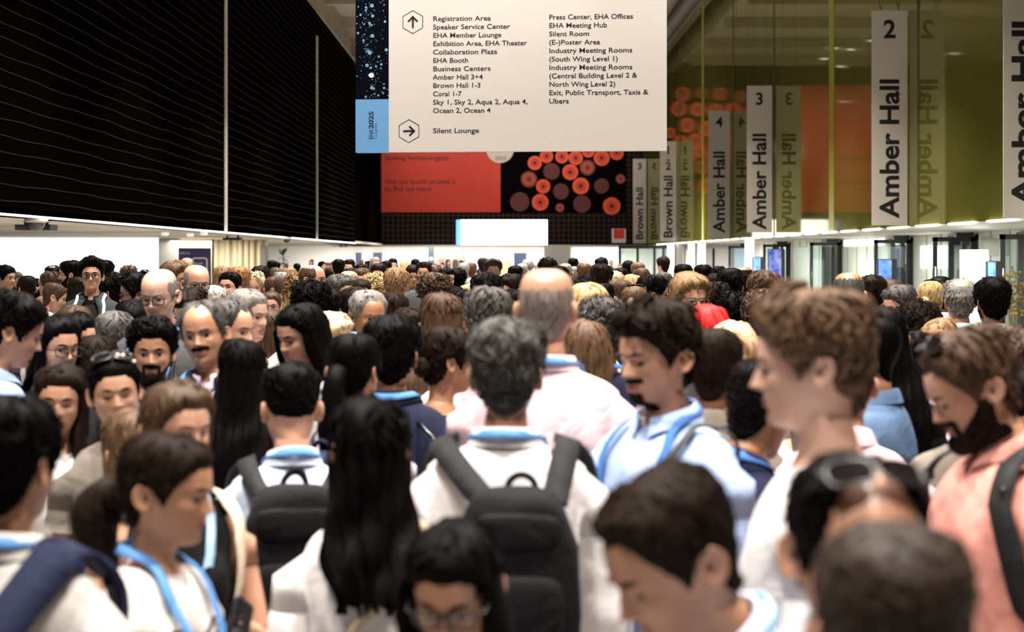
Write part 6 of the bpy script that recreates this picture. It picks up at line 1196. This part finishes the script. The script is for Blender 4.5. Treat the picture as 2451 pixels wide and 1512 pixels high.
# by the glowing white wall
P(220, 611, 77, 4, 'messy', 'bk', 'f', ('shirt', 'black'), 'tall man in dark glasses, dark jacket and black polo before the glowing white wall', glasses='dark', jacket=(.020, .028, .028), lany='w', hp=-2, hy=4, hx=dict(top=.026, quiff=.012, locks=260, side=.010, lift=.004, len=2.4, mess=.8, rough=.3), legs='black')
P(12, 632, 56, 58, 'short', 'bk', 'f', ('shirt', 'white'), 'man in a dark suit and white collar at the edge before the glowing white wall', jacket='navy', hx=dict(side=.012), hy=8)
P(37, 649, 50, 52, 'crop', 'dg', 'm', ('shirt', 'dgrey'), 'bearded man beside the man in the dark suit at the edge', beard=('full', 'bk', .008))
P(64, 659, 62, -140, 'crop', 'db', 'f', ('shirt', 'plum'), 'cropped brown head and ear of a man in a plum jacket', hx=dict(side=.007), coll=False)
P(90, 665, 52, 184, 'bob', 'bk', 'f', ('tee', 'dgrey'), 'black hair beside the man in the plum jacket', sex='f', hx=dict(long=.14))
P(118, 647, 58, -96, 'swept', 'br', 'f', ('shirt', 'white'), 'brown-haired man in profile with thinning crown', hx=dict(rec=.9))
P(128, 634, 56, 178, 'spot', 'bk', 'f', ('shirt', 'white'), 'dark head with a bald spot before the glowing white wall', hx=dict(spot=.035, side=.010, back=.012))
P(168, 621, 60, -86, 'fade', 'bk', 'f', ('shirt', 'white'), 'young man with faded black hair in profile beside the tall man in glasses', hp=4, beard=('stubble', 'bk', .0015))
P(130, 675, 66, 112, 'crop', 'br', 'f', ('shirt', 'white'), 'cropped brown head looking down before the tall man in glasses', hp=16)
P(150, 666, 58, 180, 'long', 'lb', 'f', ('tee', 'cream'), 'light brown long hair behind the cropped brown head', sex='f')
P(184, 661, 64, 184, 'bun', 'db', 'f', ('tee', 'brown'), 'dark brown hair gathered up beside the tall man in glasses', sex='f', hx=dict(long=.3, bun=(.2, .03, .03)))
P(106, 709, 66, 160, 'tied', 'lb', 'f', ('shirt', 'white'), 'sandy ponytail and white shirt below the cropped brown head', sex='f', hx=dict(pony=.14, pw=.045, pz=.12))
P(265, 659, 66, -112, 'messy', 'bk', 'f', ('shirt', 'green'), 'black wavy-haired man turned away beside the tall man in glasses', hp=10)
P(274, 649, 60, 178, 'slick', 'bk', 'f', ('shirt', 'white'), 'flat black hair just above the black wavy-haired man')
P(308, 634, 44, 20, 'curly', 'mb', 'f', ('shirt', 'white'), 'blurred light brown curls before the end of the glowing white wall')
P(300, 658, 62, 10, 'short', 'wh', 'p', ('shirt', 'white'), 'white-haired man in glasses behind the black-haired man in profile', glasses='dark')
P(328, 645, 92, -84, 'messy', 'bk', 'f', ('shirt', 'dgrey'), 'black-haired man in glasses in profile next to the bald man', glasses='dark', hp=8, hx=dict(side=.020, back=.022))
P(250, 621, 60, 176, 'short', 'bk', 'f', ('shirt', 'dgrey'), 'dark head peeping out right behind the tall man in glasses')
P(180, 727, 104, 176, 'bob', 'br', 'f', ('tee', 'plum'), 'soft brown crown below the jacket of the tall man in glasses', sex='f', hx=dict(top=.026, side=.022))
P(455, 685, 104, -30, 'swept', 'db', 'p', ('shirt', 'dgrey'), 'dark-fringed man in light glasses between the two bald men and the moustached man', glasses='metal', hp=24, hx=dict(top=.024))
P(446, 617, 48, 6, 'bald', 'gr', 'f', ('shirt', 'white'), 'bald head before the lettering of the purple banner')
P(533, 635, 60, 168, 'bob', 'lb', 'f', ('blouse', 'cream'), 'straight fair hair before the cream wall', sex='f', hx=dict(long=.2))
P(551, 650, 70, -18, 'short', 'bk', 'f', ('shirt', 'white'), 'laughing young man with short black hair', smile=1.2, hp=-4, hx=dict(top=.018))
P(575, 636, 66, 184, 'short', 'gi', 'f', ('shirt', 'white'), 'ginger-blond head seen from behind above a checked collar', pat='check', pat2=(.05, .05, .10))
P(510, 682, 78, 20, 'fringe', 'wh', 'p', ('tee', 'white'), 'white-haired woman in glasses below the laughing young man', sex='f', glasses='metal')
P(608, 648, 63, 8, 'curls', 'pb', 'f', ('blouse', 'white'), 'woman with pale blonde curls before the cream wall', sex='f')
P(624, 634, 60, 178, 'short', 'db', 'f', ('shirt', 'white'), 'dark head seen from behind before the grey post')
P(634, 655, 56, 10, 'long', 'bk', 'f', ('tee', 'black'), 'dark-haired woman facing the camera beside the sleek tied hair', sex='f')
P(655, 661, 66, 182, 'tied', 'br', 'f', ('tee', 'cream'), 'sleek brown hair tied with a shiny clip seen from behind', sex='f', hx=dict(pz=.10))
P(675, 650, 56, 160, 'short', 'gr', 'f', ('shirt', 'white'), 'grey-haired man seen from behind in a white shirt beside the sleek tied hair')
P(652, 622, 34, 160, 'short', 'bk', 'f', ('shirt', 'lilac'), 'black head before the tall green plant')
P(663, 639, 50, 184, 'long', 'mb', 'f', ('tee', 'cream'), 'long fair-brown hair under the tall green plant', sex='f')
P(690, 638, 54, 20, 'long', 'lb', 'f', ('tee', 'cream'), 'long-haired woman in cream under the tall green plant', sex='f')
P(710, 650, 70, 176, 'curls', 'lb', 'f', ('tee', 'white'), 'mass of sandy curls beside the bald man in glasses', sex='f', hx=dict(long=.3))
P(748, 634, 72, 74, 'horseshoe', 'br', 'f', ('shirt', 'dgrey'), 'balding brown-haired man in glasses in profile above the black wavy head', glasses='metal', hx=dict(bald=.4), hp=2)
P(811, 619, 44, 182, 'crop', 'bk', 'm', ('shirt', 'white'), 'slim black head over a white collar under the small ceiling box', hx=dict(side=.006))
P(790, 640, 40, 182, 'crop', 'db', 'm', ('shirt', 'grey'), 'small dark head below the slim black head')
P(836, 619, 37, -10, 'short', 'bk', 'f', ('shirt', 'white'), 'dark-haired man facing the camera beside the slim black head')
P(862, 630, 42, 16, 'bob', 'bk', 'f', ('shirt', 'white'), 'dark-haired woman facing the camera before the dark blue window', sex='f')
P(833, 648, 70, 160, 'bald', 'gr', 'f', ('shirt', 'white'), 'bald grey-sided head behind the greying man in dark glasses')
P(842, 640, 54, 182, 'short', 'bk', 'f', ('shirt', 'black'), 'round black head above the bald grey-sided head')
P(867, 640, 56, -8, 'fringe', 'br', 'p', ('shirt', 'white'), 'brown-fringed man looking down above the tanned man')
P(908, 628, 50, -14, 'short', 'db', 'f', ('shirt', 'white'), 'ruddy dark-haired man facing the camera above the grey-blonde curls', hx=dict(top=.022))
P(861, 667, 74, 12, 'crop', 'db', 'm', ('shirt', 'grey'), 'dark cropped forehead above the tanned man')
P(989, 632, 48, 6, 'short', 'db', 'm', ('shirt', 'dgrey'), 'dark-haired man facing the camera beside the grey-blond smooth head', hp=10)
P(1014, 625, 50, -4, 'swept', 'db', 'f', ('shirt', 'dgrey'), 'bearded dark-haired man facing the camera beneath the beige direction board', beard=('full', 'db', .006))
P(1039, 632, 42, 182, 'messy', 'br', 'f', ('shirt', 'dgrey'), 'brown tousled head beneath the beige direction board')
P(1068, 639, 54, 40, 'bob', 'bk', 'f', ('tee', 'black'), 'black-haired woman whose cheek shows beside the thick brown curls', sex='f')
P(1094, 642, 48, 182, 'curly', 'bk', 'm', ('shirt', 'offwhite'), 'black afro-like head beneath the end of the beige direction board')
P(1110, 628, 38, 182, 'short', 'gr', 'f', ('shirt', 'grey'), 'small grey head beside the black afro-like head')
P(1128, 627, 36, 184, 'short', 'br', 'f', ('shirt', 'white'), 'small brown head beside the small grey head')
P(1156, 616, 36, 176, 'short', 'db', 'f', ('shirt', 'white'), 'dark head of a man in white beside the man facing the camera under the screen')
P(940, 617, 30, 8, 'short', 'bk', 'f', ('shirt', 'white'), 'dark-haired face before the white lobby wall beyond the ruddy man')
P(994, 619, 32, 182, 'crop', 'navy' if False else 'bk', 'f', ('shirt', 'white'), 'dark-capped head beneath the dark post with the round lamp')
P(970, 622, 36, 160, 'long', 'bl', 'f', ('tee', 'cream'), 'fair-haired woman beneath the pale blue lobby window', sex='f')
P(898, 614, 36, 20, 'long', 'gr', 'f', ('tee', 'grey'), 'grey-haired woman before the dark blue lobby window', sex='f')
P(925, 622, 36, 182, 'short', 'bk', 'f', ('shirt', 'white'), 'small black head before the dark blue lobby window')
P(1234, 634, 46, 182, 'short', 'bk', 'f', ('shirt', 'dgrey'), 'round black head under the dark navy lobby window')
P(1263, 620, 40, 178, 'short', 'gr', 'f', ('shirt', 'dgrey'), 'small grey head under the pale cyan lobby window', hx=dict(bald=.0))
P(1210, 618, 36, 182, 'long', 'pb', 'f', ('tee', 'cream'), 'pale blonde head under the light blue lobby window', sex='f')
P(1250, 630, 42, 178, 'bald', 'gr', 'f', ('shirt', 'grey'), 'small bald head between the round black head and the small grey head')
# the last rows, far away: too small and too blurred to tell more than the colour of the hair
FAR = [('bk', 'dark'), ('br', 'brown'), ('bl', 'fair'), ('gr', 'grey')]
rf = random.Random(21)
spots = []
for px in list(range(650, 1500, 15)):
    pxx = px + rf.uniform(-6, 6); Yd = rf.uniform(40, 88); s = 1080 / Yd; hgt = rf.uniform(1.56, 1.83); py = VPY + (CAMZ - hgt) * FPX / Yd
    spots.append((pxx, py, s))
for px, py, s in spots:
    hc, hn = rf.choices(FAR, (6, 4, 2, 2))[0]; reg_ = 'beneath the dark wall beside the leafy plant' if px < 880 else 'beneath the red poster panel' if px < 1092 else 'beneath the glowing screen' if px < 1312 else 'beneath the poster of round cells'
    P(px, py, s, rf.choice((178, 184, 170, 10, -20, 60)), rf.choice(('short', 'short', 'crop', 'long', 'bob')), hc, rf.choice('fmf'), ('shirt', rf.choice(('white', 'dgrey', 'navy', 'grey', 'white', 'black'))), 'tiny blurred %s-haired figure in the last rows %s' % (hn, reg_), sex=rf.choice('mf'), group='%s-haired figures in the last rows %s' % (hn, reg_), face=False)

# people keep clear of each other: depths give way a little, the place in the picture stays
Ys_ = np.array([1080.0 / a[2] + k.pop('dy', 0) for a, k in SPECS]); Y0_ = Ys_.copy(); pxs = np.array([a[0] for a, k in SPECS]); lim = np.where(Y0_ < 6, .13, np.where(Y0_ < 12, .20, .30)) * Y0_
yw = np.radians([a[3] for a, k in SPECS]); lim = np.where(Y0_ < 6, .13, np.where(Y0_ < 9, .20, .33)) * Y0_
HA, HB = np.array([.285 if k.get('sex') == 'f' else .315 for a, k in SPECS]), np.array([.18 + (.02 if k.get('jacket') else 0) + (.06 if k.get('pack') else 0) + (.08 if 'phone' in k.get('arms', ()) else 0) for a, k in SPECS])
ahead = np.sign(Y0_[:, None] - Y0_[None]) + (Y0_[:, None] == Y0_[None]) * np.sign(np.arange(len(Ys_))[:, None] - np.arange(len(Ys_))[None])
fw = np.array([.02 + .13 * math.sin(math.radians(k.get('hp', 4))) + .5 * math.sin(math.radians(k.get('lean', 0))) for a, k in SPECS]); ox, oy = -np.sin(yw) * fw, np.cos(yw) * fw   # body behind the head
def reach(th, h, g): c, s_ = np.cos(th - yw), np.sin(th - yw); return 1 / np.sqrt((c / h) ** 2 + (s_ / g) ** 2)
for it in range(1500):
    X_ = (pxs - VPX) * Ys_ / FPX + ox; Yb = Ys_ + oy; dx = X_[:, None] - X_[None]; dyy = Yb[:, None] - Yb[None]; th = np.arctan2(dyy, dx)
    gap = reach(th.T, HA, HB).T + reach(th, HA, HB) - np.hypot(dx, dyy); np.fill_diagonal(gap, -1)
    mv = np.where(gap > 0, (gap + .01) * ahead * .35, 0).sum(1)
    if gap.max() < .004: break
    Ys_ = np.clip(Ys_ + np.clip(mv, -.08, .08), Y0_ - lim, Y0_ + lim)
for (a, k), Yv in zip(SPECS, Ys_):
    ex = k.pop('extra', None); info = person(*a, Yset=float(Yv), **k)
    if ex: ex(info)
